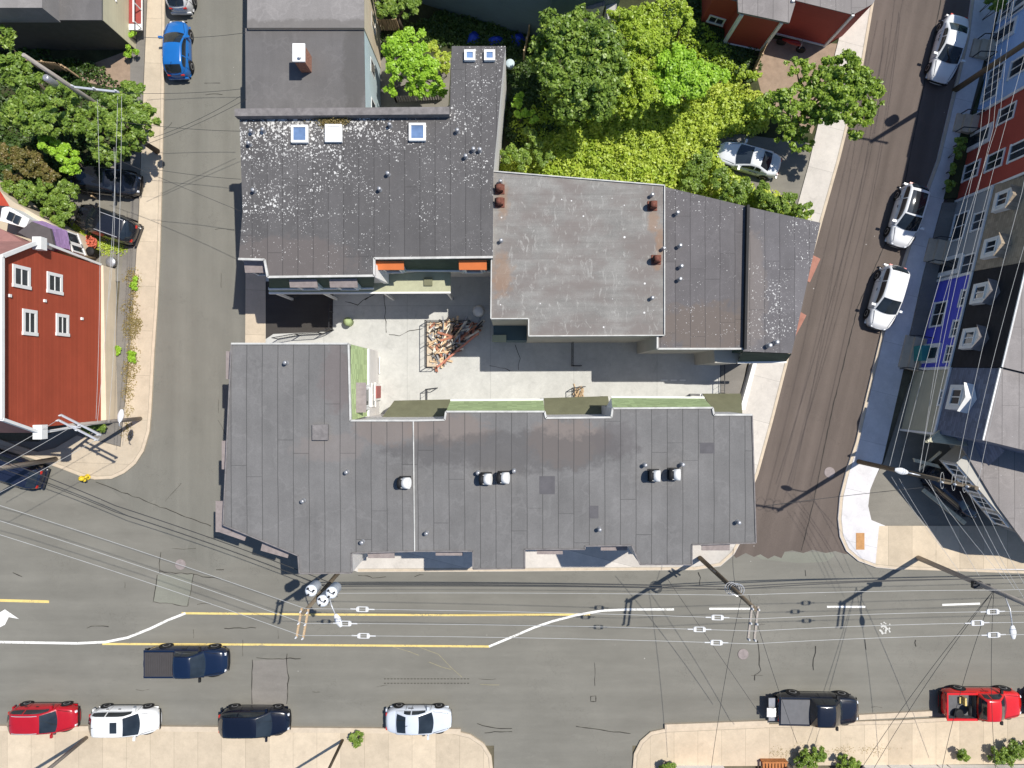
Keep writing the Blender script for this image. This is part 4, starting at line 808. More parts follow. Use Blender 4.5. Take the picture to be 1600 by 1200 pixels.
def binn(px, py, mat, lab, s=.3, h=.9):
    c = W(px, py); t = thing('bin', lab, 'bin', (c.x, c.y, 0)); m = MB(); m.lathe((c.x, c.y, .08), [(s*.8, 0), (s, h), (s*1.05, h+.03)], 16); m.build('body', M[mat], t); m = MB(); m.lathe((c.x, c.y, h+.12), [(s*1.07, 0), (s*.9, .08), (s*.3, .11)], 16); m.build('lid', M[mat], t)
binn(1228, 1196, 'grey_metal', 'grey round bin beside the orange-brown rack', .35)
binn(154, 397, 'black', 'black bin by the cream porch', .3, .8); binn(179, 411, 'grey_metal', 'grey round bin on the path by the red house', .34, .3)
binn(797, 106, 'sid_pblue', 'light blue barrel in the dark garden', .3, .5)

# ------------------------------------------------------------ vehicles
M['bedgrey'] = plain('bed_liner_grey', (.12, .12, .125), .7, .15, 4)
def lerp(a, b, t): return a+(b-a)*t
def interp(pts, x):
    if x <= pts[0][0]: return pts[0][1]
    for (a, u), (b, v) in zip(pts, pts[1:]):
        if x <= b:
            t = (x-a)/(b-a); t = t*t*(3-2*t)*.5+t*.5; return lerp(u, v, t)
    return pts[-1][1]
def car(label, px, py, ang, L, Wd, H, col, kind='suv', roof=None, sunroof=False, rails=False, rail_c='galv', front=True, group='parked vehicles', name='parked_car', rough=.25, tonneau=None, bedstuff=False):
    c0 = W(px, py, .7); t = thing(name, label, 'pickup truck' if kind == 'pickup' else 'car', (c0.x, c0.y, .004), R(ang), group)
    pm = paint('paint_'+name+'_%.0f' % px, col, rough); hl, hw = L/2, Wd/2
    def B(m, nm, mat, par=None): return mloc(m, nm, mat, par or t)
    if kind == 'sedan': top = [(-hl, .72), (-hl+.12, .93), (-hl+.75, 1.0), (-.2, .98), (hl-1.25, .94), (hl-.3, .76), (hl, .56)]; xr, xr2, xf2, xf = -hl+.72, -hl+1.45, hl-2.15, hl-1.22
    elif kind == 'hatch': top = [(-hl, .74), (-hl+.1, 1.0), (-.2, 1.0), (hl-1.05, .96), (hl-.25, .78), (hl, .58)]; xr, xr2, xf2, xf = -hl+.08, -hl+.55, hl-1.85, hl-1.0
    elif kind == 'pickup': top = [(-hl, 1.05), (0, 1.12), (hl-1.35, 1.10), (hl-.3, .98), (hl, .72)]; xr, xr2, xf2, xf = -hl+2.05, -hl+2.28, hl-2.05, hl-1.35
    else: top = [(-hl, .78), (-hl+.1, 1.08), (-.2, 1.08), (hl-1.15, 1.02), (hl-.25, .84), (hl, .60)]; xr, xr2, xf2, xf = -hl+.08, -hl+.55, hl-1.95, hl-1.1
    ne = 5.5 if kind == 'pickup' else 4.2
    def half(x):
        s_ = min(.9995, abs(x/hl)); return hw*(1-s_**ne)**(1/ne)*(1-.05*max(0, x/hl)**2)
    prof = [(.90, .22), (.965, .26), (1, .45), (.99, .62), (.965, .80), (.90, .93), (.80, .985), (.5, 1.015), (0, 1.03)]
    prof = prof+[(-a, b) for a, b in prof[-2::-1]]
    xs = [-hl*.9995, -hl*.99, -hl*.965, -hl*.92]+[lerp(-hl*.86, hl*.86, i/15) for i in range(16)]+[hl*.92, hl*.965, hl*.99, hl*.9995]
    if kind == 'pickup': bx0, bx1 = -hl+.14, -hl+1.98
    G = []
    for x in xs:
        w = half(x); zt = interp(top, x); G.append([(x, a*w, .22+(zt-.22)*((b-.22)/.80 if b > .22 else 0)) for a, b in prof])
    m = MB(); m.grid(G)
    if kind == 'pickup':                               # open the top of the bed and build the box
        keep = []; 
        for f in m.f:
            cx = sum(m.v[i][0] for i in f)/4; cy = sum(abs(m.v[i][1]) for i in f)/4; cz = sum(m.v[i][2] for i in f)/4
            keep.append(not (bx0-.05 < cx < bx1+.05 and cy < hw*.80 and cz > .8))
        m.f = [f for f, k_ in zip(m.f, keep) if k_]; m.sm = m.sm[:len(m.f)]
    for e in (0, -1):
        G_ = G[e]; m.quad(*(G_ if e else G_[::-1]))
    m.quad(*[(x, y, .22) for x, y in ((-hl*.9, -hw*.85), (-hl*.9, hw*.85), (hl*.9, hw*.85), (hl*.9, -hw*.85))])
    body = B(m, 'body', pm)
    # cabin
    def cab(x):                                        # belt height, belt half width, roof height, roof half width
        zt = interp(top, x)-.02; wb = half(x)*.91; q_ = 1.0
        if x < xr2: q_ = (x-xr)/(xr2-xr)
        if x > xf2: q_ = (xf-x)/(xf-xf2)
        q_ = max(0, min(1, q_)); q_ = q_**.85; mid = -.035*((x-(xr2+xf2)/2)/(xf2-xr2))**2*4 if xr2 < x < xf2 else -.035
        h = lerp(zt+.01, H+mid, q_); wr = lerp(wb*.97, hw*.70, q_); return zt, wb, h, wr
    def surf(x, v, off=0.0):                           # v 0..1 across: side, roof, side
        zt, wb, h, wr = cab(x); s_ = 1 if v < .5 else -1; vv = min(v, 1-v); yy = 1 if vv < .25 else 1-(vv-.25)/.25
        bf = max(0, min(1, (x-xf2+.25)/(xf-xf2+.25))); br = max(0, min(1, (xr2+.15-x)/(xr2+.15-xr))); x = x+(.17*bf*(1-yy*yy)-.05*bf)-(.09*br*(1-yy*yy)-.03*br)
        if vv < .25:
            q_ = vv/.25; y, z = lerp(wb, wr, q_)+.02*math.sin(q_*PI), lerp(zt, h-.05*min(1, (h-zt)*3), q_**1.1); return Vector((x, s_*(y+off), z+off*.4))
        q_ = (vv-.25)/.25; a = wr*(1-q_); y = a; z = h-.05*min(1, (h-zt)*3)*(1-(1-(1-q_)**3)) ; return Vector((x, s_*y, z+off))
    xc = [xr, xr+(xr2-xr)*.33, xr+(xr2-xr)*.66, xr2]+[lerp(xr2, xf2, i/6) for i in range(1, 7)]+[lerp(xf2, xf, i/4) for i in range(1, 5)]
    vs = [0, .06, .13, .2, .25, .29, .35, .42, .5]; vs = vs+[1-q_ for q_ in vs[-2::-1]]
    m = MB(); m.grid([[surf(x, v) for v in vs] for x in xc]); m.quad(*[surf(xr, v) for v in vs]); B(m, 'cabin', roof and M[roof] or pm)
    def patch(nm, x0, x1, v0, v1, n1=5, n2=7, off=.012, mat='carglass', shrink=None):
        G_ = []
        for i in range(n1):
            for_ = []; x = lerp(x0, x1, i/(n1-1))
            for j in range(n2): for_.append(surf(x, lerp(v0, v1, j/(n2-1)), off))
            G_.append(for_)
        mm = MB(); mm.grid(G_); return B(mm, nm, M[mat])
    dxf = xf-xf2; dxr = xr2-xr
    patch('windshield', xf2+dxf*.05, xf-dxf*.04, .275, .725, 5, 9); patch('rear_window', xr+dxr*.12, xr2-dxr*.05, .29, .71, 4, 9)
    for s_ in (0, 1):
        a, b = (.05, .22); a, b = (a, b) if s_ == 0 else (1-a, 1-b)
        mid = lerp(xr2, xf2, .42)
        patch('side_window', lerp(xr, xr2, .75), mid-.04, a, b, 4, 4); patch('side_window', mid+.04, lerp(xf2, xf, .55), a, b, 5, 4)
    mm = MB(); xm = lerp(xr2, xf2, .42)
    for s_ in (-1, 1):
        for xx in (xm, xf-.12, lerp(xr, xr2, .9)):
            if kind == 'pickup' and xx < xr2: continue
            mm.tube([(xx, s_*half(xx)*q_, interp(top, xx)*zq) for q_, zq in ((.945, .955), (.985, .8), (1.002, .55), (.99, .36))], .009, 4)
        for xx in (xm+.18, xf-1.0 if xf-1.0 > xm+.3 else xm+.5): mm.box((xx-.35, s_*half(xx)*.985, interp(top, xx)*.83), (.17, .035, .03))
    B(mm, 'door_gaps', M['black'])
    if kind != 'pickup':
        mm = MB(); mm.tube([(xr2+.1, 0, H+.01), (xr2-.06, 0, H+.12)], .012, 5); B(mm, 'aerial', M['black'])
    if sunroof == 'pan': patch('sunroof', xr2+.15, xf2-.05, .30, .70, 5, 7)
    elif sunroof: patch('sunroof', xf2-.75, xf2-.3, .36, .64, 3, 5)
    if rails:
        for v in (.275, .725):
            mm = MB(); mm.tube([surf(lerp(xr2+.1, xf2-.1, i/5), v)+Vector((0, 0, .05 if 0 < i < 5 else .01)) for i in range(6)], .022, 6); B(mm, 'roof_rail', M[rail_c])
    # wheels
    wr_ = .34 if kind != 'pickup' else .40; wx = (hl-.86, -hl+.84) if kind != 'pickup' else (hl-.98, -hl+1.2)
    for x in wx:
        for s_ in (-1, 1):
            Mr = Matrix.Rotation(-s_*PI/2, 3, 'X'); yo = half(x)+.025
            mm = MB(); mm.lathe((x, s_*(yo-.24), wr_), [(wr_*.6, 0), (wr_*.95, .01), (wr_, .05), (wr_, .19), (wr_*.95, .235), (wr_*.66, .24)], 20, Mr)
            ar__ = MB(); ar__.lathe((x, s_*(yo-.05), wr_+.03), [(wr_*1.13, 0), (wr_*1.13, .035)], 20, Mr)
            w_ = B(mm, 'wheel', M['black']); mm = MB(); mm.lathe((x, s_*(yo-.015), wr_), [(wr_*.66, 0), (wr_*.6, .02), (wr_*.2, .005)], 14, Mr); B(mm, 'rim', M['grey_metal'], w_); B(ar__, 'wheel_arch', M['black'])
    # lamps, mirrors, bumpers, handles
    for s_ in (-1, 1):
        x = hl*.93; mm = MB(); w = half(x); z = interp(top, x)-.12; mm.hexa([Vector((x-.20, s_*w*.98, z-.08)), Vector((x+.12, s_*w*.80, z-.10)), Vector((x+.14, s_*w*.60, z-.10)), Vector((x-.1, s_*w*.7, z-.08))], [Vector((x-.24, s_*w*.97, z+.08)), Vector((x+.10, s_*w*.78, z+.04)), Vector((x+.13, s_*w*.60, z+.03)), Vector((x-.1, s_*w*.66, z+.09))]); B(mm, 'headlight', M['lamp'])
        x = -hl*.965; w = half(x); z = interp(top, x)-.10; mm = MB(); mm.box((x-.01, s_*w*.84, z), (.09, .2, .12)); B(mm, 'tail_light', M['redlight'])
        mm = MB(); mm.box((xf-.28, s_*(half(xf)*.93+.13), interp(top, xf)+.08), (.14, .24, .14)); mm.box((xf-.26, s_*(half(xf)*.93), interp(top, xf)+.04), (.06, .12, .05)); B(mm, 'mirror', pm if kind != 'pickup' else M['black'])
    mm = MB(); mm.grid([[(half(x)*0+hl*.9995*1.0+.012-abs(y)**3*.09, y, z) for y in [hw*.72*(i/4-1) for i in range(9)]] for x, z in ((0, .34), (0, .52))]); B(mm, 'grille', M['black'])
    mm = MB(); mm.box((-hl+.01, 0, .42), (.10, Wd*.78, .2)); B(mm, 'bumper', M['black'] if kind == 'pickup' else pm)
    mm = MB(); 
    for s_ in (-1, 1): mm.box((xf-.02, s_*.32, interp(top, xf)+.03), (.03, .5, .02), rz=s_*.15)
    B(mm, 'wipers', M['black'])
    mm = MB()                                            # bonnet shut line
    xb_ = xf+.06
    for s_ in (-1, 1): mm.beam((xb_, s_*half(xb_)*.80, interp(top, xb_)*1.0+.003), (hl*.9, s_*half(hl*.9)*.74, interp(top, hl*.9)-.0), .02, .012)
    B(mm, 'bonnet_gap', M['black'])
    if kind == 'pickup':
        mm = MB(); y_ = hw*.80; zf = .62; z1 = 1.07
        mm.quad((bx0, -y_, zf), (bx1, -y_, zf), (bx1, y_, zf), (bx0, y_, zf)); mm.quad((bx0, -y_, zf), (bx0, -y_, z1), (bx1, -y_, z1), (bx1, -y_, zf)); mm.quad((bx0, y_, zf), (bx1, y_, zf), (bx1, y_, z1), (bx0, y_, z1)); mm.quad((bx0, -y_, zf), (bx0, y_, zf), (bx0, y_, z1), (bx0, -y_, z1)); mm.quad((bx1, -y_, zf), (bx1, -y_, z1), (bx1, y_, z1), (bx1, y_, zf)); B(mm, 'bed_liner', M['bedgrey'])
        mm = MB()
        for s_ in (-1, 1): mm.box(((bx0+bx1)/2, s_*hw*.87, 1.085), (bx1-bx0+.2, hw*.15, .05))
        mm.box((bx0-.05, 0, 1.05), (.09, hw*1.7, .1)); B(mm, 'bed_rail', pm)
        if tonneau:
            mm = MB(); mm.box(((bx0+bx1)/2+.02, 0, 1.14), (bx1-bx0+.05, hw*1.62, .045))
            if tonneau == 'rib':
                for i in range(13): mm.box((bx0+.1+i*.145, 0, 1.17), (.035, hw*1.56, .03))
            B(mm, 'tonneau_cover', plain('tonneau_grey_'+name, (.13, .13, .135) if tonneau != 'rib' else (.06, .055, .055), .6, .08))
    return t
def mloc(m, nm, mat, par):
    me = bpy.data.meshes.new(nm); me.from_pydata([tuple(v) for v in m.v], [], m.f); me.polygons.foreach_set('use_smooth', m.sm)
    bm = bmesh.new(); bm.from_mesh(me); bmesh.ops.recalc_face_normals(bm, faces=bm.faces); bm.to_mesh(me); bm.free()
    me.materials.append(mat); o = bpy.data.objects.new(nm, me); COL.objects.link(o); o.parent = par; return o
sa = -106.0
car('bright blue hatchback parked on the left street', 276, 76, 91, 3.75, 1.7, 1.45, (.01, .13, .42), 'hatch')
car('white estate car cut by the top edge above the blue hatchback', 280, -33, 91, 4.3, 1.75, 1.5, (.62, .62, .62), 'suv', rails=True)
car('black car half under the trees on the left driveway', 164, 283, -6, 4.6, 1.82, 1.5, (.012, .013, .017), 'suv')
car('black SUV with silver roof rails beside the lilac bay', 166, 350, 160, 4.3, 1.85, 1.62, (.012, .013, .018), 'suv', rails=True)
car('dark navy car under the leaning pole at the left edge', 14, 733, 163, 4.7, 1.85, 1.5, (.012, .016, .035), 'suv')
car('red compact SUV at the bottom left', 68, 1123, 0, 4.35, 1.8, 1.6, (.42, .008, .015), 'suv', rails=True)
car('white SUV with a black sunroof next to the red one', 195, 1127, 0, 4.45, 1.82, 1.62, (.80, .80, .79), 'suv', sunroof=True, rails=True, rail_c='white')
car('dark navy SUV on the south kerb between the white SUV and the silver sedan', 398, 1128, 0, 4.6, 1.86, 1.62, (.004, .006, .015), 'suv')
car('silver white sedan at the south kerb near the side road', 654, 1126, 0, 4.35, 1.78, 1.40, (.60, .64, .70), 'sedan')
car('dark blue pickup with a ribbed bed cover driving on the main road', 292, 1034, 0, 5.4, 1.95, 1.8, (.005, .013, .038), 'pickup', tonneau='rib', name='pickup_truck', group='vehicles on the main road')
car('black pickup with a flat grey bed cover at the south kerb', 1277, 1108, -1, 5.45, 1.98, 1.85, (.008, .010, .018), 'pickup', tonneau='flat', name='pickup_truck')
rp = car('bright red pickup with spare wheels in its open bed', 1534, 1100, 0, 5.2, 1.95, 1.78, (.62, .014, .012), 'pickup', name='pickup_truck')
car('black car cut by the right edge ahead of the red pickup', 1662, 1097, 0, 4.6, 1.85, 1.5, (.01, .01, .013), 'suv')
car('white sedan by the sidewalk at the top right', 1483, 76, sa, 4.5, 1.8, 1.42, (.74, .74, .73), 'sedan')
car('white SUV with a black glass roof on the brown street', 1418, 337, sa, 4.2, 1.82, 1.6, (.80, .80, .80), 'suv', sunroof='pan')
car('plain white SUV with a white roof lowest on the brown street', 1386, 465, sa, 4.3, 1.82, 1.62, (.82, .82, .82), 'suv')
car('dark car parked diagonally in front of the corner house', 1492, 768, -39, 4.4, 1.8, 1.45, (.012, .016, .03), 'suv')
car('white sedan parked among the bushes', 1171, 248, 164, 4.2, 1.75, 1.40, (.72, .73, .74), 'sedan')
# load in the red bed, things by the black tailgate
for i, (px, py, tilt) in enumerate(((1497, 1115, .1), (1510, 1108, 1.0))):
    c = W(px, py, .8); m = MB(); Mr = Matrix.Rotation(tilt, 3, 'Y'); m.lathe((c.x, c.y, .72 if i == 0 else .95), [(.2, 0), (.30, .01), (.33, .05), (.33, .17), (.30, .21), (.2, .22)], 18, Mr)
    t = tag(m.build('spare_wheel', M['black']), ('spare tyre lying flat in the red pickup bed', 'spare tyre propped against the cab in the red pickup bed')[i], 'tyre')
m = MB(); c = W(1509, 1097, 1.0); m.box((c.x, c.y, .85), (.12, .5, .35)); m.box((c.x-.1, c.y, .72), (.3, .4, .1)); tag(m.build('yellow_crate', M['line_yellow']), 'small yellow crate in the red pickup bed', 'crate')
m = MB(); c = W(1206, 1108, .7); m.box((c.x, c.y, .72), (.45, 1.5, .07)); tag(m.build('lowered_tailgate', M['grey_metal']), 'grey board sticking out behind the black pickup', 'board')
m = MB(); c = W(1207, 1111, .9); G = [[(c.x-.35+.1*i, c.y-.42+.12*j, .84+.16*math.exp(-((i-3.5)**2+(j-3)**2)/6)+random.uniform(-.03, .03)) for j in range(6+(i % 2)*0)] for i in range(7)]; m.grid(G); tag(m.build('white_bag', M['white']), 'crumpled white bag on the board behind the black pickup', 'bag')

# ------------------------------------------------------------ poles and wires
def insul(m, p, h=.22): m.lathe((p.x, p.y, p.z), [(.03, 0), (.06, .05), (.035, .08), (.065, .13), (.03, .17), (.03, h)], 8)
def pole(label, base, h, lean=(0, 0), r=.17, mat='pole', arms=(), name='utility_pole'):
    b = W(*base); t = thing(name, label, 'utility pole', (b.x, b.y, 0)); m = MB(); tp_ = Vector((b.x+lean[0], b.y+lean[1], h)); m.tube([b-Vector((0, 0, .1)), b.lerp(tp_, .5), tp_], [r, r*.85, r*.66], 12); pb = m.build('shaft', M[mat], t)
    return t, tp_
def arm(t, c, d, l0, l1, off=.16, ins=(-.1, .5, 1), mat='polegrey', n2=True):
    d = d.normalized(); nn = Vector((-d.y, d.x, 0)); 
    for s_ in ((-1, 1) if n2 else (0,)):
        m = MB(); a = c+nn*off*s_-d*l0; b = c+nn*off*s_+d*l1; m.beam(a, b, .10, .12); o = m.build('crossarm', M[mat], t, fix=True)
        m = MB()
        for f in ins: insul(m, a.lerp(b, f)+Vector((0, 0, .06)))
        m.build('insulators', M['insul'], o)
def lamp(t, a, d, L_, hang=.1):
    m = MB(); e = a+d*L_+Vector((0, 0, .35)); m.tube([a, a+d*L_*.4+Vector((0, 0, .3)), e], .035, 8); o = m.build('lamp_arm', M['galv'], t)
    m = MB(); u = d.normalized(); n_ = Vector((-u.y, u.x, 0)); G = []
    for i in range(7):
        f = i/6; w = .05+.14*math.sin(f*PI*.85+.25)**1.0; G.append([e+u*(f*.75-.05)+n_*w*math.cos(q_)+Vector((0, 0, .10*math.sin(q_)*(w/.19))) for q_ in [2*PI*j/10 for j in range(11)]])
    m.grid(G); m.build('lamp_head', M['insul'], o, fix=True)
h1 = 10.6; DN = Vector((-.12, -1, 0))
P1, t1 = pole('leaning brown utility pole at the south-east corner of the central building', (1093, 871), h1, r=.16)
arm(P1, t1+Vector((0, 0, -.15)), DN, .15, 1.65, ins=(.08, .5, .97))
m = MB(); c = W(1093, 871); 
for z, w in ((3.6, .7), (4.0, .6)): m.beam((c.x-w/2, c.y+.25, z), (c.x+w/2, c.y-.2, z), .08)
for z in (6.4, 6.7, 7.0): m.box((c.x+.12, c.y-.05, z), (.35, .35, .18), rz=z)
m.build('pole_hardware', M['dkmetal'], P1)
m = MB()
for i in range(4): m.tube([(c.x+.35*math.cos(q_)+.1*i, c.y+.35*math.sin(q_)-.1, 6.6+.12*i) for q_ in [2*PI*j/14 for j in range(15)]], .02, 5, caps=False)
m.build('cable_coil', M['galv'], P1)
P2_, t2 = pole('weathered grey utility pole on the right corner sidewalk whose top leaves the picture', (1433, 871), 11.2, r=.17, mat='polegrey')
arm(P2_, t2+Vector((0, 0, -.15)), DN, .15, 1.65, ins=(.08, .5, .97)); c = W(1433, 871)
lamp(P2_, Vector((c.x, c.y-.1, 8.2)), Vector((.1, -1, 0)), 1.5)
m = MB(); m.box((c.x, c.y-.1, 5.9), (.5, .4, .3)); m.beam((c.x-.5, c.y, 6.3), (c.x+.5, c.y, 6.3), .1); m.build('pole_hardware', M['dkmetal'], P2_)
P3, t3 = pole('dark utility pole with four insulators over the corner house porch', (1340, 721), 11.8, r=.16)
arm(P3, t3+Vector((0, 0, -.3)), Vector((1, -.17, 0)), 1.8, .2, .0, ins=(.05, .38, .7, .97), mat='pole', n2=False); c = W(1340, 721)
lamp(P3, Vector((c.x, c.y, 7.2)), Vector((-.95, .22, 0)), 1.1)
for i, px in enumerate((1478, 1496, 1513)):
    m = MB(); e = W(px, 752+3*i, 11.6); m.tube([e+Vector((.22*math.cos(q_), .42*math.sin(q_), -.3-.2*math.cos(q_))) for q_ in [2*PI*j/16 for j in range(17)]], .011, 5, caps=False); m.build('jumper_loop', M['wire'], P3)
P4, t4 = pole('tall brown utility pole crossing in front of the light blue house', (1492, 141), 12.4, r=.19)
c = W(1492, 141)
for dx, z in ((-.35, 8.6),):
    m = MB(); m.lathe((c.x+dx, c.y+.35, z-.5), [(.28, 0), (.31, .05), (.31, .9), (.25, 1.0), (.08, 1.03)], 16); m.build('transformer', M['tank'], P4)
arm(P4, t4+Vector((0, 0, -.3)), Vector((1, -.17, 0)), 1.0, 1.0, .0, ins=(.05, .5, .97), n2=False)
P5, t5 = pole('transformer pole with three white tanks and a street lamp south of the central building', (552, 868), 11.0, lean=(.0, -.2), r=.15)
arm(P5, t5+Vector((0, 0, -.2)), Vector((-.18, -1, 0)), .2, 1.35, .17, ins=(.1, .5, .97), mat='lumber')
for px, py in ((485, 924), (517, 927), (503, 940)):
    c = W(px, py, 9.3); m = MB(); m.lathe((c.x, c.y, 8.2), [(.27, 0), (.31, .05), (.31, .95), (.33, 1.0), (.24, 1.09), (.06, 1.12)], 18); o = m.build('transformer', M['tank'], P5); m = MB()
    for a_ in (.3, 2.2, 4.2): m.lathe((c.x+.2*math.cos(a_), c.y+.2*math.sin(a_), 9.27), [(.04, 0), (.06, .06), (.04, .1), (.05, .18)], 8)
    m.tube([(c.x-.3, c.y+.2, 9.0), (c.x, c.y+.1, 9.5), (c.x+.3, c.y-.25, 9.1)], .02, 5); m.build('bushings', M['dkmetal'], o)
c = W(515, 932, 8.6); lamp(P5, Vector((c.x, c.y, 8.6)), Vector((.42, -.9, 0)), 1.0)
P6, t6 = pole('short grey pole with two long white crossarms beside the red clapboard house', (221, 654), 7.6, lean=(.0, 0), r=.14, mat='polegrey')
ca = W(93, 652, 7.6); cb = W(156, 684, 7.6); dd = (cb-ca); arm(P6, (ca+cb)/2, dd, dd.length/2, dd.length/2, .16, ins=(.03, .5, .97), mat='galv'); m = MB(); m.beam(t6, (ca+cb)/2+Vector((0, 0, -.1)), .08); m.build('brace', M['galv'], P6)
lamp(P6, W(190, 668, 5.4), Vector((.05, .25, 0)), 1.6)
P7, t7 = pole('thick grey wooden pole leaning over the dark navy car at the left edge', (89, 717), 11.0, r=.17, mat='polegrey')
P8, t8 = pole('dark wooden pole on the south sidewalk at the lower left', (137, 1151), 9.5, r=.13, mat='polegrey')
P9, t9 = pole('slim brown pole on the south sidewalk near the small round shrub', (536, 1155), 9.5, r=.10)
P10, t10 = pole('wooden pole with transformer among the top left trees', (196, 193), 9.6, r=.16, mat='polegrey')
ca = W(114, 136, 9.2); cb = W(186, 144, 9.2); dd = cb-ca; arm(P10, (ca+cb)/2, dd, dd.length/2, dd.length/2, .0, ins=(.03, .5, .97), mat='galv', n2=False)
m = MB(); m.lathe((t10.x+.1, t10.y-.5, 7.2), [(.18, 0), (.2, .04), (.2, .8), (.12, .88)], 16); m.build('transformer', M['grey_metal'], P10)
def wire(label, pts, sag=.35, r=.016, mat='wire', fuses=(), name='power_line', cat='wire', twist=0):
    Pp = [Vector(p) for p in pts]; Q = []
    for a, b in zip(Pp, Pp[1:]):
        for i in range(14):
            f = i/14; q_ = a.lerp(b, f); q_.z -= sag*4*f*(1-f); Q.append(q_)
    Q.append(Pp[-1]); m = MB(); m.tube(Q, r*(.85 if mat == 'wire' else 1), 5); t = m.build(name, M[mat]); tag(t, label, cat, 'overhead wires')
    for f, seg in fuses:
        a, b = Pp[seg], Pp[seg+1]; q_ = a.lerp(b, f); q_.z -= sag*4*f*(1-f); u = (b-a).normalized(); n_ = Vector((-u.y, u.x, 0)); mm = MB()
        for s_ in (-1, 1): mm.tube([q_-u*.32, q_-u*.25+n_*s_*.12, q_+u*.25+n_*s_*.12, q_+u*.32], .022, 6)
        for s_ in (-1, 1): mm.box(q_+u*s_*.24, (.14, .2, .1), rz=math.atan2(u.y, u.x))
        mm.tube([q_-u*.62, q_-u*.32], .03, 6); mm.tube([q_+u*.32, q_+u*.62], .03, 6); mm.build('line_insulator', M['insul'], t)
A5 = [W(477, 951, 10.9), W(475, 974, 10.9), W(470, 993, 10.9)]; A1 = [W(1181, 967, 10.6), W(1179, 986, 10.6), W(1176, 1006, 10.6)]; A2 = [W(1640, 955, 11.1), W(1640, 972, 11.1), W(1640, 991, 11.1)]
L0 = [W(-60, 771, 10.8), W(-60, 795, 10.8), W(-60, 817, 10.8)]; nm3 = ('north', 'middle', 'south')
for i in range(3):
    wire('%s one of the three bare wires with white insulators above the main road' % ('northern', 'middle', 'southern')[i], [A5[i], A1[i], A2[i], A2[i]+Vector((40, 1, 0))], .25, fuses=[((.125, .09, .137)[i], 0), ((.915, .878, .92)[i], 0), ((.815, .765, .82)[i], 1)])
    wire('%s bare wire running up-left from the transformer pole' % ('topmost', 'middle', 'lowest')[i], [A5[i], L0[i], L0[i]+Vector((-40, 10, 0))], .25)
wire('neutral wire along the north side of the main road', [W(520, 927, 8.6), W(1150, 930, 8.6), W(1560, 922, 8.6), W(1560, 922, 8.6)+Vector((50, 1, 0))], .2)
for i, (a, b, z) in enumerate((((530, 912), (1145, 917), 6.6), ((530, 916), (1145, 921), 6.2))): wire(('upper','lower')[i]+' thick black cable between the transformer pole and the corner pole', [W(*a, z), W(*b, z), W(1500, 905, z), W(1500, 905, z)+Vector((60, 1, 0))], .3, .03, 'cable', name='cable')
wire('thick cable from the transformer pole toward the upper left', [W(520, 912, 6.8), W(180, 790, 6.8), W(-80, 690, 6.8)], .3, .025, 'cable', name='cable')
wire('second cable from the transformer pole toward the upper left', [W(517, 920, 6.4), W(180, 800, 6.4), W(-80, 705, 6.4)], .35, .02, 'cable', name='cable')
# eastern spans, from the corner pole up along the row houses
for i, (a, b) in enumerate((((1492, 752), (1597, 300)), ((1508, 756), (1615, 335)), ((1527, 760), (1660, 210)))): wire('%s bare wire over the row house roofs' % ('left', 'middle', 'right')[i], [W(*a, 11.6), W(*b, 11.6), W(b[0]+130, b[1]-560, 11.6)], .25, .012)
for i, (a, b, z, mt, rr) in enumerate((((1390, 728), (1545, 190), 7.6, 'wire', .014), ((1405, 730), (1563, 180), 7.4, 'wire', .011), ((1437, 737), (1530, 230), 8.2, 'wire', .011), ((1442, 738), (1600, 90), 8.6, 'wire', .012), ((1436, 735), (1552, 200), 7.0, 'wire', .012))): wire('%s of the wires hanging in front of the row house fronts' % ('leftmost', 'second', 'third', 'fourth', 'lowest')[i], [W(*a, z), W(*b, z), W(b[0]+50, b[1]-330, z)], .35, rr, mt)
for i, (a, b, z) in enumerate((((1393, 745), (1475, 860), 7), ((1405, 748), (1500, 895), 7), ((1443, 745), (1570, 905), 7.5), ((1448, 742), (1530, 900), 7.5), ((1500, 768), (1585, 920), 10.5), ((1514, 770), (1600, 935), 10.5), ((1530, 772), (1620, 945), 10.6))): wire('%s of the wires linking the corner pole to the pole south of it' % ('first', 'second', 'third', 'fourth', 'fifth', 'sixth', 'seventh')[i], [W(*a, z), W(*b, z)], .25, .011)
wire('cable from the short pole across the forecourt', [W(1200, 790, 5), W(1440, 762, 7)], .2, .015, 'cable', name='cable')
# service drops seen as thin dark lines
for i, (a, za, b, zb_) in enumerate((((1170, 930), 8.4, (1245, 1160), 5), ((1160, 925), 8, (1110, 1210), 4), ((1553, 922), 8, (1340, 1210), 4), ((1553, 922), 8, (1470, 1210), 4), ((1553, 922), 8, (1556, 1210), 4), ((1553, 922), 8, (1360, 1210), 4.2), ((1150, 920), 7, (1146, 858), 6.2), ((1040, 900), 5, (1190, 1120), 4))): wire('%s service wire crossing the main road to the south houses' % ('corner pole', 'western', 'long slanting', 'steep', 'straight', 'second slanting', 'short', 'thin')[i], [W(*a, za), W(*b, zb_)], .3, .014, 'cable', name='service_wire')
for i, (a, b, z) in enumerate((((215, 230), (385, 155), 6), ((218, 58), (384, 51), 5.5), ((190, 145), (376, 139), 6), ((185, 190), (376, 205), 6), ((240, 215), (376, 150), 6), ((150, 235), (376, 330), 6), ((225, 262), (376, 280), 6))): wire('%s thin dark wire crossing the left street' % ('first', 'topmost', 'second', 'third', 'fourth', 'long slanting', 'lowest')[i], [W(*a, z), W(*b, z)], .3, .013, 'cable', name='service_wire')
for i, (a, b, z) in enumerate((((152, 155), (150, 655), 8), ((184, 150), (152, 660), 8.5), ((190, 150), (170, 660), 7), ((178, 230), (170, 470), 7))): wire('%s pale wire running down over the left driveways' % ('leftmost', 'second', 'third', 'short')[i], [W(*a, z), W(*b, z)], .3, .012)
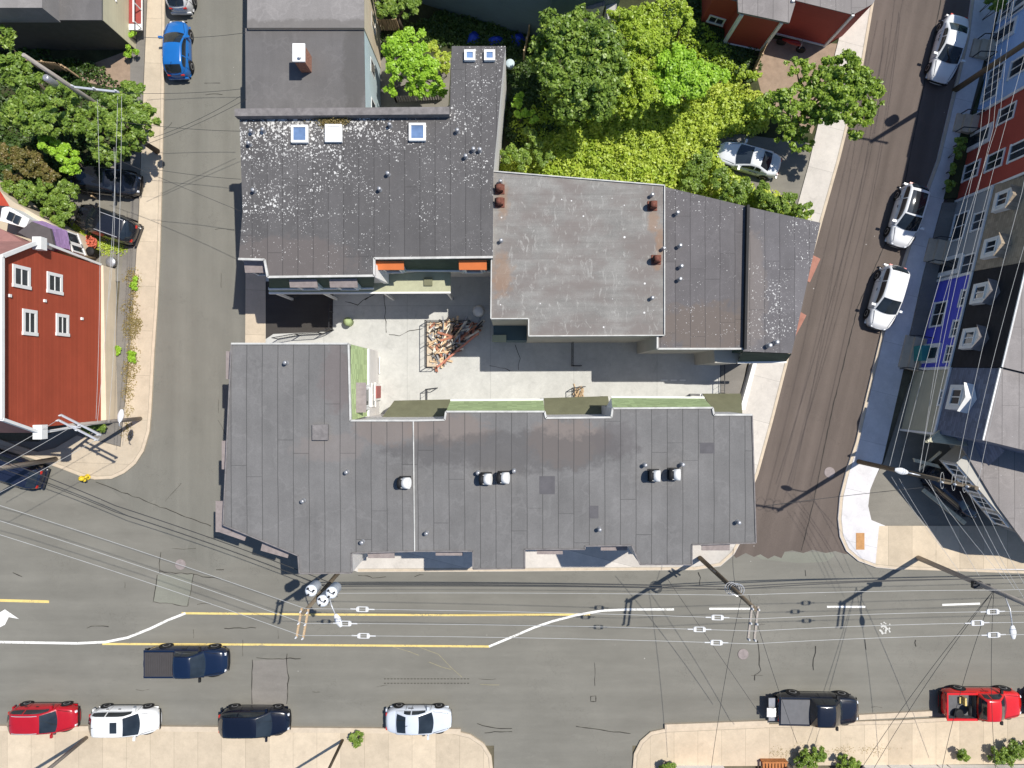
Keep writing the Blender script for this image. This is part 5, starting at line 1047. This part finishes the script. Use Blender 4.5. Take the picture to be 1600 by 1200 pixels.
for i, (a, b) in enumerate((((92, 655), (-60, 740)), ((110, 668), (-60, 760)), ((156, 684), (-60, 800)))): wire('%s wire from the double crossarm to the left edge' % ('upper', 'middle', 'lower')[i], [W(*a, 7.7), W(*b, 8.5)], .3, .016)

# ------------------------------------------------------------ hydrant, courtyard things
c = W(139, 745); t = thing('fire_hydrant', 'yellow fire hydrant on the left corner kerb', 'hydrant', (c.x, c.y, .13)); m = MB(); m.lathe((c.x, c.y, .13), [(.2, 0), (.2, .05), (.13, .07), (.13, .6), (.18, .62), (.18, .66), (.15, .78), (.06, .86)], 14); m.build('barrel', M['yellow'], t); m = MB(); m.tube([(c.x-.28, c.y-.12, .62), (c.x+.28, c.y+.12, .62)], .07, 10); m.tube([(c.x, c.y, .58), (c.x+.1, c.y-.24, .58)], .09, 10); m.build('outlets', M['yellow'], t)
def railing(label, pts, h=1.05, z0=.1, posts=.14, name='metal_railing', curls=0):
    Pp = [W(*p) for p in pts]; t = thing(name, label, 'railing', (Pp[0].x, Pp[0].y, z0)); m = MB(); pm = MB()
    for a, b in zip(Pp, Pp[1:]):
        L_ = (b-a).length; n = max(1, int(L_/1.1))
        for z in (h, .15): m.beam((a.x, a.y, z0+z), (b.x, b.y, z0+z), .045, .03)
        for i in range(n+1): q_ = a.lerp(b, i/n); m.beam((q_.x, q_.y, z0), (q_.x, q_.y, z0+h), .045)
        k_ = int(L_/posts)
        for i in range(k_): q_ = a.lerp(b, (i+.5)/k_); pm.beam((q_.x, q_.y, z0+.15), (q_.x, q_.y, z0+h), .014)
    m.build('frame', M['dkmetal'], t, fix=True)
    if pm.v: pm.build('bars', M['dkmetal'], t, fix=True)
    return t
railing('black railing round the stairwell on the west side of the scrap heap', [(735, 503), (667, 503), (667, 574), (684, 574)], posts=.5)
railing('short black railing at the lean-to roof west of the green strip', [(668, 640), (668, 608), (684, 606)], posts=.6)
railing('short black railing with firewood beside the middle lean-to roof', [(895, 640), (895, 606), (912, 604)], posts=.6)
railing('dark railing across the shaded courtyard near the pale roof', [(893, 533), (893, 572), (906, 572)], posts=.4)
railing('wrought iron gate railing between the courtyard and the left sidewalk', [(436, 530), (470, 524), (505, 522), (522, 516)], posts=.16, h=1.3)
railing('dark fence along the east end of the courtyard', [(1124, 568), (1124, 614)], posts=.3)
railing('dark railing by the asphalt patch west of the courtyard', [(521, 462), (521, 515)], posts=.4)
m = MB(); m.prism(P2([(1152, 640), (1172, 568), (1178, 568), (1160, 640)]), 0, .55); tag(m.build('low_wall', M['white']), 'low white wall between the brown pad and the sidewalk east of the courtyard', 'wall')
m = MB(); m.prism(P2([(668, 506), (678, 506), (682, 574), (668, 574)]), .1, .32); tag(m.build('stairwell_kerb', M['kerb']), 'low concrete kerb on the west side of the scrap heap', 'kerb')
woods = [('boards', (.62, .45, .28), 90), ('rust', (.38, .16, .10), 50), ('grey', (.3, .3, .31), 50), ('dark', (.06, .05, .045), 50), ('pale', (.72, .66, .55), 45)]
t = thing('scrap_heap', 'heap of broken boards and scrap in the middle of the courtyard', 'scrap heap', tuple(W(700, 535)))
t['kind'] = 'stuff'
poly = [(672, 506), (752, 506), (742, 520), (700, 560), (684, 573), (674, 570)]
def inpoly(x, y, poly):
    c_ = False; j = len(poly)-1
    for i in range(len(poly)):
        if (poly[i][1] > y) != (poly[j][1] > y) and x < (poly[j][0]-poly[i][0])*(y-poly[i][1])/(poly[j][1]-poly[i][1])+poly[i][0]: c_ = not c_
        j = i
    return c_
for nm, cc, cnt in woods:
    m = MB(); n = 0
    while n < cnt:
        x, y = random.uniform(668, 755), random.uniform(504, 576)
        if not inpoly(x, y, poly): continue
        if nm == 'boards' and x > 715 and random.random() < .7: continue
        n += 1; c = W(x, y); d = math.hypot(x-705, y-530); z = max(.15, .85-d*.014)*random.uniform(.3, 1.15)
        a_ = random.gauss(.7, .5) if x > 700 else random.uniform(0, PI); L_ = random.uniform(.35, 1.5) if x > 690 else random.uniform(.25, .9)
        mz = Matrix.Rotation(a_, 3, 'Z') @ Matrix.Rotation(random.uniform(-.35, .35), 3, 'Y') @ Matrix.Rotation(random.uniform(-.6, .6), 3, 'X'); m.box((c.x, c.y, z+.1), (L_, random.uniform(.05, .16), random.uniform(.02, .05)), M=mz)
    m.build('scrap_'+('boards', 'rusty_pieces', 'grey_pieces', 'dark_pieces', 'pale_pieces')[[w_[0] for w_ in woods].index(nm)], plain('scrap_'+nm, cc, .85, .35, 3), t, kind='stuff')
m = MB(); a, b = W(683, 574, .5), W(748, 520, 1.1); m.beam(a, b, .12, .05); tag(m.build('plank', plain('red_plank', (.55, .22, .15), .8)), 'long reddish plank along the lower edge of the scrap heap', 'plank')
m = MB()
for i in range(26): c = W(random.uniform(896, 911), random.uniform(604, 622)); m.box((c.x, c.y, .15+random.uniform(0, .25)), (random.uniform(.25, .5), .06, .04), rz=random.gauss(1.2, .5))
tag(m.build('firewood_pile', M['lumber']), 'small pile of firewood by the middle railing', 'firewood', kind='stuff')
c = W(748, 487); m = MB(); m.lathe((c.x, c.y, .1), [(.3, 0), (.42, .12), (.3, .3), (.1, .36)], 10); tag(m.build('white_sack', M['white']), 'pale sack lying in the shade left of the concrete roof', 'sack')
for px, L_ in ((1037, .45), (1052, .4), (1066, .4)):
    c = W(px, 594); m = MB(); m.box((c.x, c.y, .12), (L_, .06, .05)); tag(m.build('white_strip', M['white']), {1037: 'left', 1052: 'middle', 1066: 'right'}[px]+' one of three short white strips on the courtyard floor', 'board')
c = W(547, 504); m = MB(); m.lathe((c.x, c.y, .1), [(.28, 0), (.26, .5), (.3, .6), (.05, .7)], 12); tag(m.build('green_barrel', M['green_sh']), 'pale green barrel at the corner of the courtyard asphalt', 'barrel')
# garden clutter
for i, pts in enumerate((([(728, 52), (745, 48), (752, 60), (748, 72), (728, 72)]), ([(760, 62), (775, 56), (790, 60), (788, 74), (765, 74)]), ([(796, 55), (818, 52), (828, 66), (812, 76), (798, 70)]))):
    m = MB(); P = [W(*p) for p in pts]; c = sum(P, Vector())/len(P); 
    for a, b in zip(P, P[1:]+P[:1]):
        mid = (a+b)/2; m.quad((*a[:2], .1), (*b[:2], .1), (*mid.lerp(c, .5)[:2], .45), smooth=False); m.quad((*a[:2], .1), (*mid.lerp(c, .5)[:2], .45), (*c[:2], .65)); m.quad((*mid.lerp(c, .5)[:2], .45), (*b[:2], .1), (*c[:2], .65))
    tag(m.build('blue_tarp', M['tarp'], fix=True), ('left', 'middle', 'right')[i]+' one of three blue tarps in the dark garden behind the spotted roof', 'tarp')
def fence(label, pts, h=1.5, mat='lumber', z0=.05):
    Pp = [W(*p) for p in pts]; t = thing('fence', label, 'fence', (Pp[0].x, Pp[0].y, z0)); m = MB(); q = MB()
    for a, b in zip(Pp, Pp[1:]):
        L_ = (b-a).length; k_ = max(1, int(L_/.16))
        for i in range(k_): c = a.lerp(b, (i+.5)/k_); m.box((c.x, c.y, z0+h/2), (.13, .025, h), rz=math.atan2(b.y-a.y, b.x-a.x))
        for i in range(max(2, int(L_/1.8))+1): c = a.lerp(b, i/max(2, int(L_/1.8))); q.box((c.x, c.y, z0+h/2+.05), (.1, .1, h+.1))
    m.build('panel', M[mat], t, fix=True); q.build('post', M[mat], t, fix=True)
fence('wooden fence between the dark garden and the trees by the annex', [(1170, 122), (1190, 78), (1192, 64)], 1.3)
fence('wooden fence under the dark green tree', [(826, 60), (818, 98)], 1.6)
fence('timber fence between the trees and the beige house', [(66, 110), (112, 114), (125, 122)], 1.4)
fence('short brown fence by the top tree', [(586, 48), (624, 48)], 1.4)
fence('wire fence round the patio tree', [(618, 120), (620, 160), (690, 156)], .9, 'polegrey')
fence('brown timber edge between the two left driveways', [(128, 296), (152, 310)], .5)
# motorcycle
c = W(1232, 76); t = thing('motorcycle', 'dark motorcycle parked in the shade of the red house', 'motorcycle', (c.x, c.y, .08)); dirm = Vector((.93, -.36, 0))
for s_, nm in ((-1, 'wheel'), (1, 'wheel')):
    m = MB(); q_ = c+dirm*s_*.7; Mr = Matrix.Rotation(math.atan2(dirm.y, dirm.x), 3, 'Z') @ Matrix.Rotation(PI/2, 3, 'X'); m.lathe((q_.x, q_.y, .40), [(.2, -.06), (.30, -.06), (.33, 0), (.30, .06), (.2, .06)], 16, Mr); m.build(nm, M['black'], t)
m = MB(); m.tube([c-dirm*.75+Vector((0, 0, .75)), c-dirm*.2+Vector((0, 0, .8)), c+dirm*.2+Vector((0, 0, .92)), c+dirm*.55+Vector((0, 0, .8))], [.06, .14, .17, .06], 10); m.build('tank_and_seat', plain('moto_red', (.25, .02, .02), .3), t)
m = MB(); n_ = Vector((-dirm.y, dirm.x, 0)); m.tube([c+dirm*.45-n_*.36+Vector((0, 0, 1.0)), c+dirm*.5+Vector((0, 0, 1.02)), c+dirm*.45+n_*.36+Vector((0, 0, 1.0))], .02, 6); m.tube([c+dirm*.5+Vector((0, 0, 1.0)), c+dirm*.7+Vector((0, 0, .4))], .03, 6); m.build('handlebar', M['grey_metal'], t)
# flower pots and toys on the left
for i, (px, py, s_, cc, lb) in enumerate(((146, 381, .5, (.5, .12, .07), 'red and orange flower tub beside the cream porch'), (126, 372, .3, (.75, .6, .1), 'yellow toy on the grass by the parked black SUV'))):
    c = W(px, py); t = thing('planter', lb, 'planter', (c.x, c.y, 0)); m = MB(); m.lathe((c.x, c.y, .08), [(s_*.6, 0), (s_, .3), (s_*.9, .3)], 14); m.build('tub', plain('tub%d' % i, cc, .6), t); m = MB()
    for j in range(40): a_ = random.uniform(0, 2*PI); r_ = s_*math.sqrt(random.random())*.9; m.box((c.x+r_*math.cos(a_), c.y+r_*math.sin(a_), .42+random.uniform(0, .15)), (.12, .1, .05), rz=a_)
    m.build('flowers', plain('flower%d' % i, cc, .6, .4, 9), t)

# ------------------------------------------------------------ vegetation
def leafmesh(name, C, Nn, size, tint, mat, parent=None):
    n = len(C); up = np.array([0, 0, 1.0]); r = rng.normal(size=(n, 3)); u = np.cross(Nn, r); u /= np.linalg.norm(u, axis=1)[:, None]+1e-9; v = np.cross(Nn, u); s = size[:, None]
    off = np.array(parent_loc(parent)) if parent else 0
    V = np.stack([C-u*s*.5, C-v*s*.30+u*s*.05, C+u*s*.5, C+v*s*.30+u*s*.05], 1)-off
    me = bpy.data.meshes.new(name); me.vertices.add(4*n); me.vertices.foreach_set('co', V.reshape(-1).astype(np.float32)); me.loops.add(4*n); me.loops.foreach_set('vertex_index', np.arange(4*n, dtype=np.int32)); me.polygons.add(n); me.polygons.foreach_set('loop_start', np.arange(0, 4*n, 4, dtype=np.int32)); me.polygons.foreach_set('loop_total', np.full(n, 4, dtype=np.int32)); me.update(calc_edges=True)
    at = me.attributes.new('tint', 'FLOAT', 'POINT'); at.data.foreach_set('value', np.repeat(np.clip(tint, 0, 1), 4).astype(np.float32))
    me.materials.append(mat); o = bpy.data.objects.new(name, me); COL.objects.link(o)
    if parent: o.parent = parent
    return o
def crown_pts(blobs, n, squash=.8, sub=14, subr=.38):
    """leaf clumps on the shells of many small lobes"""
    S_ = []
    for (x, y, z, r) in blobs:
        for _ in range(max(4, int(sub*(r/1.5)**1.6))):
            d = rng.normal(size=3); d /= np.linalg.norm(d); d[2] = abs(d[2])*.9-.25 if rng.random() < .8 else d[2]; q = r*(.45+.5*rng.random()); rr = max(r*subr*(.6+.7*rng.random()), min(.16, r*.6))
            S_.append((x+d[0]*q, y+d[1]*q, z+d[2]*q*squash, rr, rng.random()))
    S_ = np.array(S_); w = S_[:, 3]**2; idx = rng.choice(len(S_), n, p=w/w.sum()); s = S_[idx]
    d = rng.normal(size=(n, 3)); d /= np.linalg.norm(d, axis=1)[:, None]; rad = s[:, 3]*(rng.random(n)**.45)*(1+.35*rng.random(n)**3)
    C = s[:, :3]+d*rad[:, None]*np.array([1, 1, .7]); Nn = d*.6+rng.normal(size=(n, 3))*.45+np.array([0, 0, .55]); Nn /= np.linalg.norm(Nn, axis=1)[:, None]
    return C, Nn, s[:, 4]
def tree(label, blobs_px, zc, n, leaf, mat, trunk=True, name='tree', cat='tree', group=None, squash=.8, tip=None, sub=14, tr=.14, subr=.38):
    bl = []
    for (px, py, rp, *zz) in blobs_px:
        z = zz[0] if zz else zc; c = W(px, py, z); bl.append((c.x, c.y, z, rp/sc(z)))
    cx = sum(b[0]*b[3] for b in bl)/sum(b[3] for b in bl); cy = sum(b[1]*b[3] for b in bl)/sum(b[3] for b in bl)
    t = thing(name, label, cat, (cx, cy, 0), group=group); n = int(n*1.9); leaf *= .78; C, Nn, ti = crown_pts(bl, n, squash, int(sub*3.6), subr*.56); C[:, 2] = np.maximum(C[:, 2], .12)
    leafmesh('crown', C, Nn, leaf*(.6+.8*rng.random(n)), ti*.35+rng.random(n)*.6, mat, t)
    m = MB(); z1 = max(.3, zc*.55)
    if trunk:
        m.tube([(cx, cy, 0), (cx+.08, cy-.05, z1*.5), (cx, cy, z1)], [tr, tr*.8, tr*.7], 9)
        for b in bl[:9]:
            e = Vector((b[0], b[1], b[2])); s_ = Vector((cx, cy, z1*.9)); md = s_.lerp(e, .5)+Vector((random.uniform(-.2, .2), random.uniform(-.2, .2), .25)); m.tube([s_, md, e], [tr*.5, tr*.32, tr*.1], 6)
        m.build('trunk', M['bark'], t)
    else:
        for b in bl[:6]:
            for _ in range(3): m.tube([(b[0], b[1], 0), (b[0]+random.uniform(-.4, .4)*b[3], b[1]+random.uniform(-.4, .4)*b[3], b[2])], [.025, .01], 5)
        m.build('stems', M['bark'], t)
    return t
tree('large dark green tree behind the spotted roof', [(888, 60, 42, 6.2), (935, 75, 45, 6.4), (880, 110, 42, 5.8), (925, 130, 45, 5.8), (895, 160, 36, 5), (935, 165, 30, 4.8), (845, 100, 24, 4.4), (848, 70, 22, 4.6), (912, 35, 30, 5.6), (860, 40, 26, 5.2), (868, 140, 22, 4.4), (955, 110, 32, 5.6)], 5.5, 15000, .27, F5, tr=.22, sub=26, subr=.27)
tree('yellow green tree beside the large dark tree', [(990, 35, 26, 4.8), (1005, 70, 32, 4.8), (985, 110, 32, 4.5), (1010, 145, 28, 3.6), (975, 150, 26, 3.6), (1020, 30, 18, 4), (965, 30, 20, 4), (1030, 60, 20, 4), (1035, 150, 22, 3), (990, 170, 20, 3)], 4.3, 9000, .24, F2, tr=.16)
tree('dense lime green maple in the middle of the gardens', [(1055, 100, 32, 3.6), (1085, 125, 34, 3.6), (1045, 135, 30, 3.4), (1110, 115, 20, 3.2), (1030, 115, 20, 3.2), (1075, 90, 18, 3.3), (1130, 115, 12, 2.6)], 3.2, 11000, .24, F6, squash=.6)
tree('spreading tree hanging over the white sidewalk and brown street', [(1330, 118, 38, 5.2), (1352, 145, 36, 5.2), (1318, 165, 36, 5.2), (1345, 188, 26, 4.8), (1300, 100, 22, 5), (1290, 130, 26, 5), (1262, 120, 24, 4.6), (1243, 100, 16, 4.2), (1240, 155, 30, 4.6), (1215, 165, 26, 4.2), (1262, 185, 26, 3.6), (1230, 205, 22, 3.2), (1254, 224, 18, 3.0), (1190, 165, 20, 4), (1335, 210, 10, 4.4), (1290, 170, 28, 4.6), (1275, 150, 26, 4.6), (1310, 140, 26, 5)], 4.8, 17000, .25, F8, tr=.18, sub=16, subr=.30)
tree('bright green tree on the patio between the two flat roofs', [(625, 80, 28, 3.6), (655, 100, 30, 3.8), (640, 60, 24, 3.6), (670, 125, 26, 3.6), (625, 110, 24, 3.4), (650, 140, 20, 3.2), (690, 140, 12, 2.6), (612, 140, 12, 2.6)], 3.4, 9500, .23, F6)
tree('green tree at the top edge right of the pale roof', [(605, 15, 20, 3.6), (635, 10, 22, 3.8), (600, -15, 24, 3.6)], 3.4, 4000, .24, F5)
tree('big maple overhanging the left sidewalk', [(205, 150, 26, 4.6), (220, 185, 28, 4.8), (190, 200, 28, 4.8), (205, 225, 22, 4.4), (170, 170, 26, 4.6), (160, 240, 18, 4), (180, 250, 14, 4), (150, 205, 22, 4.4)], 4.6, 11000, .25, F5, tr=.2)
tree('wide green tree left of the transformer pole', [(20, 110, 28, 4.4), (55, 140, 30, 4.6), (95, 150, 26, 4.4), (30, 180, 30, 4.4), (75, 190, 28, 4.6), (115, 190, 24, 4.4), (10, 60, 18, 4), (140, 175, 16, 4)], 4.4, 11000, .26, F5, tr=.2)
tree('bright lime tree left of the half hidden black car', [(75, 225, 20, 3.6), (105, 245, 20, 3.4), (110, 262, 16, 3.2)], 3.2, 3800, .22, F6)
tree('brownish bush at the left edge under the trees', [(15, 240, 22, 2.6), (45, 255, 26, 2.8), (70, 275, 20, 2.6), (20, 275, 18, 2.2)], 2.5, 5500, .2, F4)
tree('rounded green bush at the left beside the black SUV', [(35, 300, 22, 2.6), (70, 300, 22, 2.8), (100, 305, 26, 2.8), (85, 335, 24, 2.6), (15, 292, 14, 2.4)], 2.6, 7500, .2, F5)
tree('pale green sapling along the white east wall', [(808, 155, 13, 2.4), (812, 175, 12, 2.2), (830, 182, 10, 2)], 2.2, 1500, .22, F6, trunk=False, name='sapling')
tree('leafy bush in the corner beside the white east wall', [(795, 240, 16, 2.0), (815, 250, 20, 2.2), (835, 225, 14, 2.2), (825, 210, 12, 2.2), (850, 245, 16, 2)], 1.8, 4500, .2, F5, trunk=False, name='bush', cat='bush')
tree('green thicket above the dark spotted roofs', [(1095, 262, 22, 1.6), (1125, 280, 20, 1.6), (1160, 294, 20, 1.6), (1195, 304, 22, 1.8), (1228, 315, 20, 1.8), (1255, 328, 16, 1.5), (1080, 285, 20, 1.4), (1140, 305, 20, 1.6), (1100, 245, 12, 1.4), (1210, 322, 18, 1.5)], 1.8, 13000, .21, F5, trunk=False, name='bush', cat='bush')
tree('small tree in the shade at the top edge beside the red house', [(1068, 15, 16, 2.6), (1075, 40, 14, 2.4), (1058, 40, 12, 2.4)], 2.4, 2500, .22, F2)
tree('yellowish shrub by the patio tree', [(690, 88, 12, 1.6), (695, 105, 10, 1.4), (680, 75, 12, 1.6)], 1.5, 1400, .18, F3, trunk=False, name='shrub', cat='shrub')
tree('small shrub at the foot of the fence post by the red house', [(1180, 120, 12, 1.2), (1165, 112, 10, 1)], 1.1, 900, .18, F2, trunk=False, name='shrub', cat='shrub')
tree('low shrub under the short crossarm pole', [(147, 664, 10, .8), (158, 670, 8, .8), (135, 672, 8, .6)], .7, 1100, .16, F5, trunk=False, name='shrub', cat='shrub')
tree('small round shrub on the south sidewalk', [(556, 1155, 9, .5), (550, 1152, 7, .45), (561, 1151, 7, .45), (557, 1160, 7, .4)], .5, 2200, .11, F5, trunk=False, name='shrub', cat='shrub')
tree('shaded green shrub in front of the green house', [(1560, 12, 14, 1.6), (1552, 2, 10, 1.4)], 1.4, 1500, .2, F5, trunk=False, name='shrub', cat='shrub')
tree('upper shaded shrub in front of the red row house', [(1503, 222, 11, 1.0), (1495, 240, 9, 1.0)], .9, 1300, .2, F5, trunk=False, name='shrub', cat='shrub')
tree('lower shaded shrub in front of the red row house', [(1490, 265, 9, .9), (1484, 290, 9, .9)], .9, 1300, .2, F5, trunk=False, name='shrub', cat='shrub')
for px, py, r_, lb in ((1042, 1197, 10, 'leafy weeds at the edge of the bottom sidewalk left of the orange wall'), (1258, 1186, 16, 'bushy weeds behind the black pickup'), (1278, 1178, 12, 'grassy tuft on the bottom sidewalk right of the rack'), (1325, 1192, 14, 'green weeds by the white row house'), (1565, 1180, 18, 'dark green bush below the red pickup'), (1590, 1170, 20, 'dark bush in the bottom right corner'), (1505, 1178, 8, 'weeds in the joint of the bottom sidewalk')): tree(lb, [(px, py, r_, .8), (px+r_*.7, py+4, r_*.7, .6), (px-r_*.6, py+5, r_*.6, .5)], .6, 1500, .15, F5, trunk=False, name='weeds', cat='weeds')
tree('flower bed plants by the beige house', [(205, 55, 7, .8), (206, 78, 8, .8), (200, 85, 6, .6)], .6, 1000, .13, F6, trunk=False, name='plants', cat='plants')
tree('tuft of moss and weeds on the roof by the white skylight', [(516, 186, 7, 9.1), (528, 190, 8, 9.1), (508, 189, 6, 9.1)], 9.1, 900, .11, F7, trunk=False, name='roof_weeds', cat='weeds') if 0 else None
# moss tuft on roof B
n = 1400; c = W(519, 187, 7.12); C = np.stack([c.x+rng.normal(size=n)*.42, c.y+rng.normal(size=n)*.18, 7.12+abs(rng.normal(size=n))*.08], 1); Nn = rng.normal(size=(n, 3)); Nn /= np.linalg.norm(Nn, axis=1)[:, None]
o = leafmesh('moss_tuft', C, Nn, .09*(.6+rng.random(n)), rng.random(n), F7); tag(o, 'brown and green moss tuft on the roof beside the white skylight', 'moss', kind='stuff')
# undergrowth
CARHOLE = [(1115, 222), (1150, 212), (1225, 235), (1228, 262), (1210, 282), (1130, 258)]
def ground_leaves(name, label, poly, n, size, mat, h=.9, patch=1.0, z0=.06, cat='undergrowth'):
    xs = [p[0] for p in poly]; ys = [p[1] for p in poly]; K = []
    while len(K) < n:
        x, y = random.uniform(min(xs), max(xs)), random.uniform(min(ys), max(ys))
        if inpoly(x, y, poly) and not inpoly(x, y, CARHOLE): K.append((x, y))
    K = np.array(K); nt_ = max(20, n//55); T = K[rng.integers(0, n, nt_)]; TX = (T[:, 0]-800)/23.2; TY = (600-T[:, 1])/23.2; TR = .22+.5*rng.random(nt_)**2; TH = h*(.25+.9*rng.random(nt_)**1.3); TT = rng.random(nt_)
    big = .5+.5*np.sin(TX*.9+1.3*np.sin(TY*.8))*np.sin(TY*1.1+.7*TX); w = TR**2; i_ = rng.choice(nt_, n, p=w/w.sum()); ra = TR[i_]*np.sqrt(rng.random(n)); th = rng.random(n)*2*PI
    keep = (rng.random(n) < .82) & ~np.array([inpoly(800+23.2*a_, 600-23.2*b_, CARHOLE) for a_, b_ in zip(TX[i_]+ra*np.cos(th), TY[i_]+ra*np.sin(th))]); X = np.where(keep, TX[i_]+ra*np.cos(th), (K[:, 0]-800)/23.2); Y = np.where(keep, TY[i_]+ra*np.sin(th), (600-K[:, 1])/23.2)
    Z = z0+np.where(keep, TH[i_]*(1-.75*(ra/TR[i_])**2)*(.75+.3*rng.random(n)), h*.35*rng.random(n)); C = np.stack([X, Y, Z], 1); Nn = rng.normal(size=(n, 3))*.5+np.array([0, 0, .85]); Nn /= np.linalg.norm(Nn, axis=1)[:, None]
    hh = TT[i_]*.5+big[i_]*.7
    o = leafmesh(name, C, Nn, size*(.6+.8*rng.random(n)), np.clip(hh*.6+rng.random(n)*.4-.05, 0, 1), mat); tag(o, label, cat, kind='stuff')
ground_leaves('undergrowth', 'bright yellow green overgrowth filling the garden between trees and roofs', [(785, 262), (830, 240), (870, 205), (930, 205), (1000, 175), (1060, 165), (1150, 130), (1190, 160), (1200, 205), (1125, 215), (1125, 260), (1160, 290), (1270, 345), (1030, 300), (775, 275)], 42000, .19, F3, 1.1)
ground_leaves('undergrowth', 'mid green overgrowth along the garden edge by the pale roof', [(780, 275), (785, 240), (900, 215), (1000, 260), (1130, 290), (1270, 345), (1030, 300)], 9000, .2, F2, 1.2)
ground_leaves('undergrowth', 'bright green low growth below the tall garden trees', [(800, 190), (860, 150), (960, 20), (1060, 0), (1140, 90), (1150, 150), (1000, 200), (830, 250)], 22000, .18, F2, .7)
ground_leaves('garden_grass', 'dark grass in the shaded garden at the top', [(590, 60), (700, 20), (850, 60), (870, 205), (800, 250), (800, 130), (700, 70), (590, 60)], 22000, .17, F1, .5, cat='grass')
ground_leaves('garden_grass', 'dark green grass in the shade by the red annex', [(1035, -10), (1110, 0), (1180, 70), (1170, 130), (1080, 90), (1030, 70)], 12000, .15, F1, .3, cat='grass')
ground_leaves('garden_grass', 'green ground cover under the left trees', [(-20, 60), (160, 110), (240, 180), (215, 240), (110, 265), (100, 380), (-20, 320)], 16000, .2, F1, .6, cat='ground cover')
ground_leaves('verge_grass', 'strip of dry grass and weeds beside the left sidewalk', [(207, 430), (217, 430), (214, 520), (206, 600), (202, 680), (197, 680), (201, 560)], 2600, .10, F7, .14, .4, .12, cat='grass')
ground_leaves('verge_grass', 'thin green grass strip beside the parked black SUV', [(118, 350), (140, 372), (195, 388), (194, 394), (150, 386), (120, 372)], 2200, .12, F3, .2, .4, cat='grass')
for px, py, r_, lb in ((209, 440, 8, 'round green weed topmost beside the left sidewalk'), (207, 555, 7, 'green weed tuft midway along the left sidewalk verge'), (184, 545, 5, 'small weed at the foot of the red house')): tree(lb, [(px, py, r_, .3), (px, py+7, r_*.7, .3)], .3, 600, .12, F6, trunk=False, name='weeds', cat='weeds')
ground_leaves('moss_strip', 'line of moss along the back of the bottom right sidewalk', [(1200, 1174), (1300, 1171), (1410, 1166), (1410, 1169), (1300, 1174), (1200, 1177)], 700, .06, F7, .05, .3, .13, cat='moss')
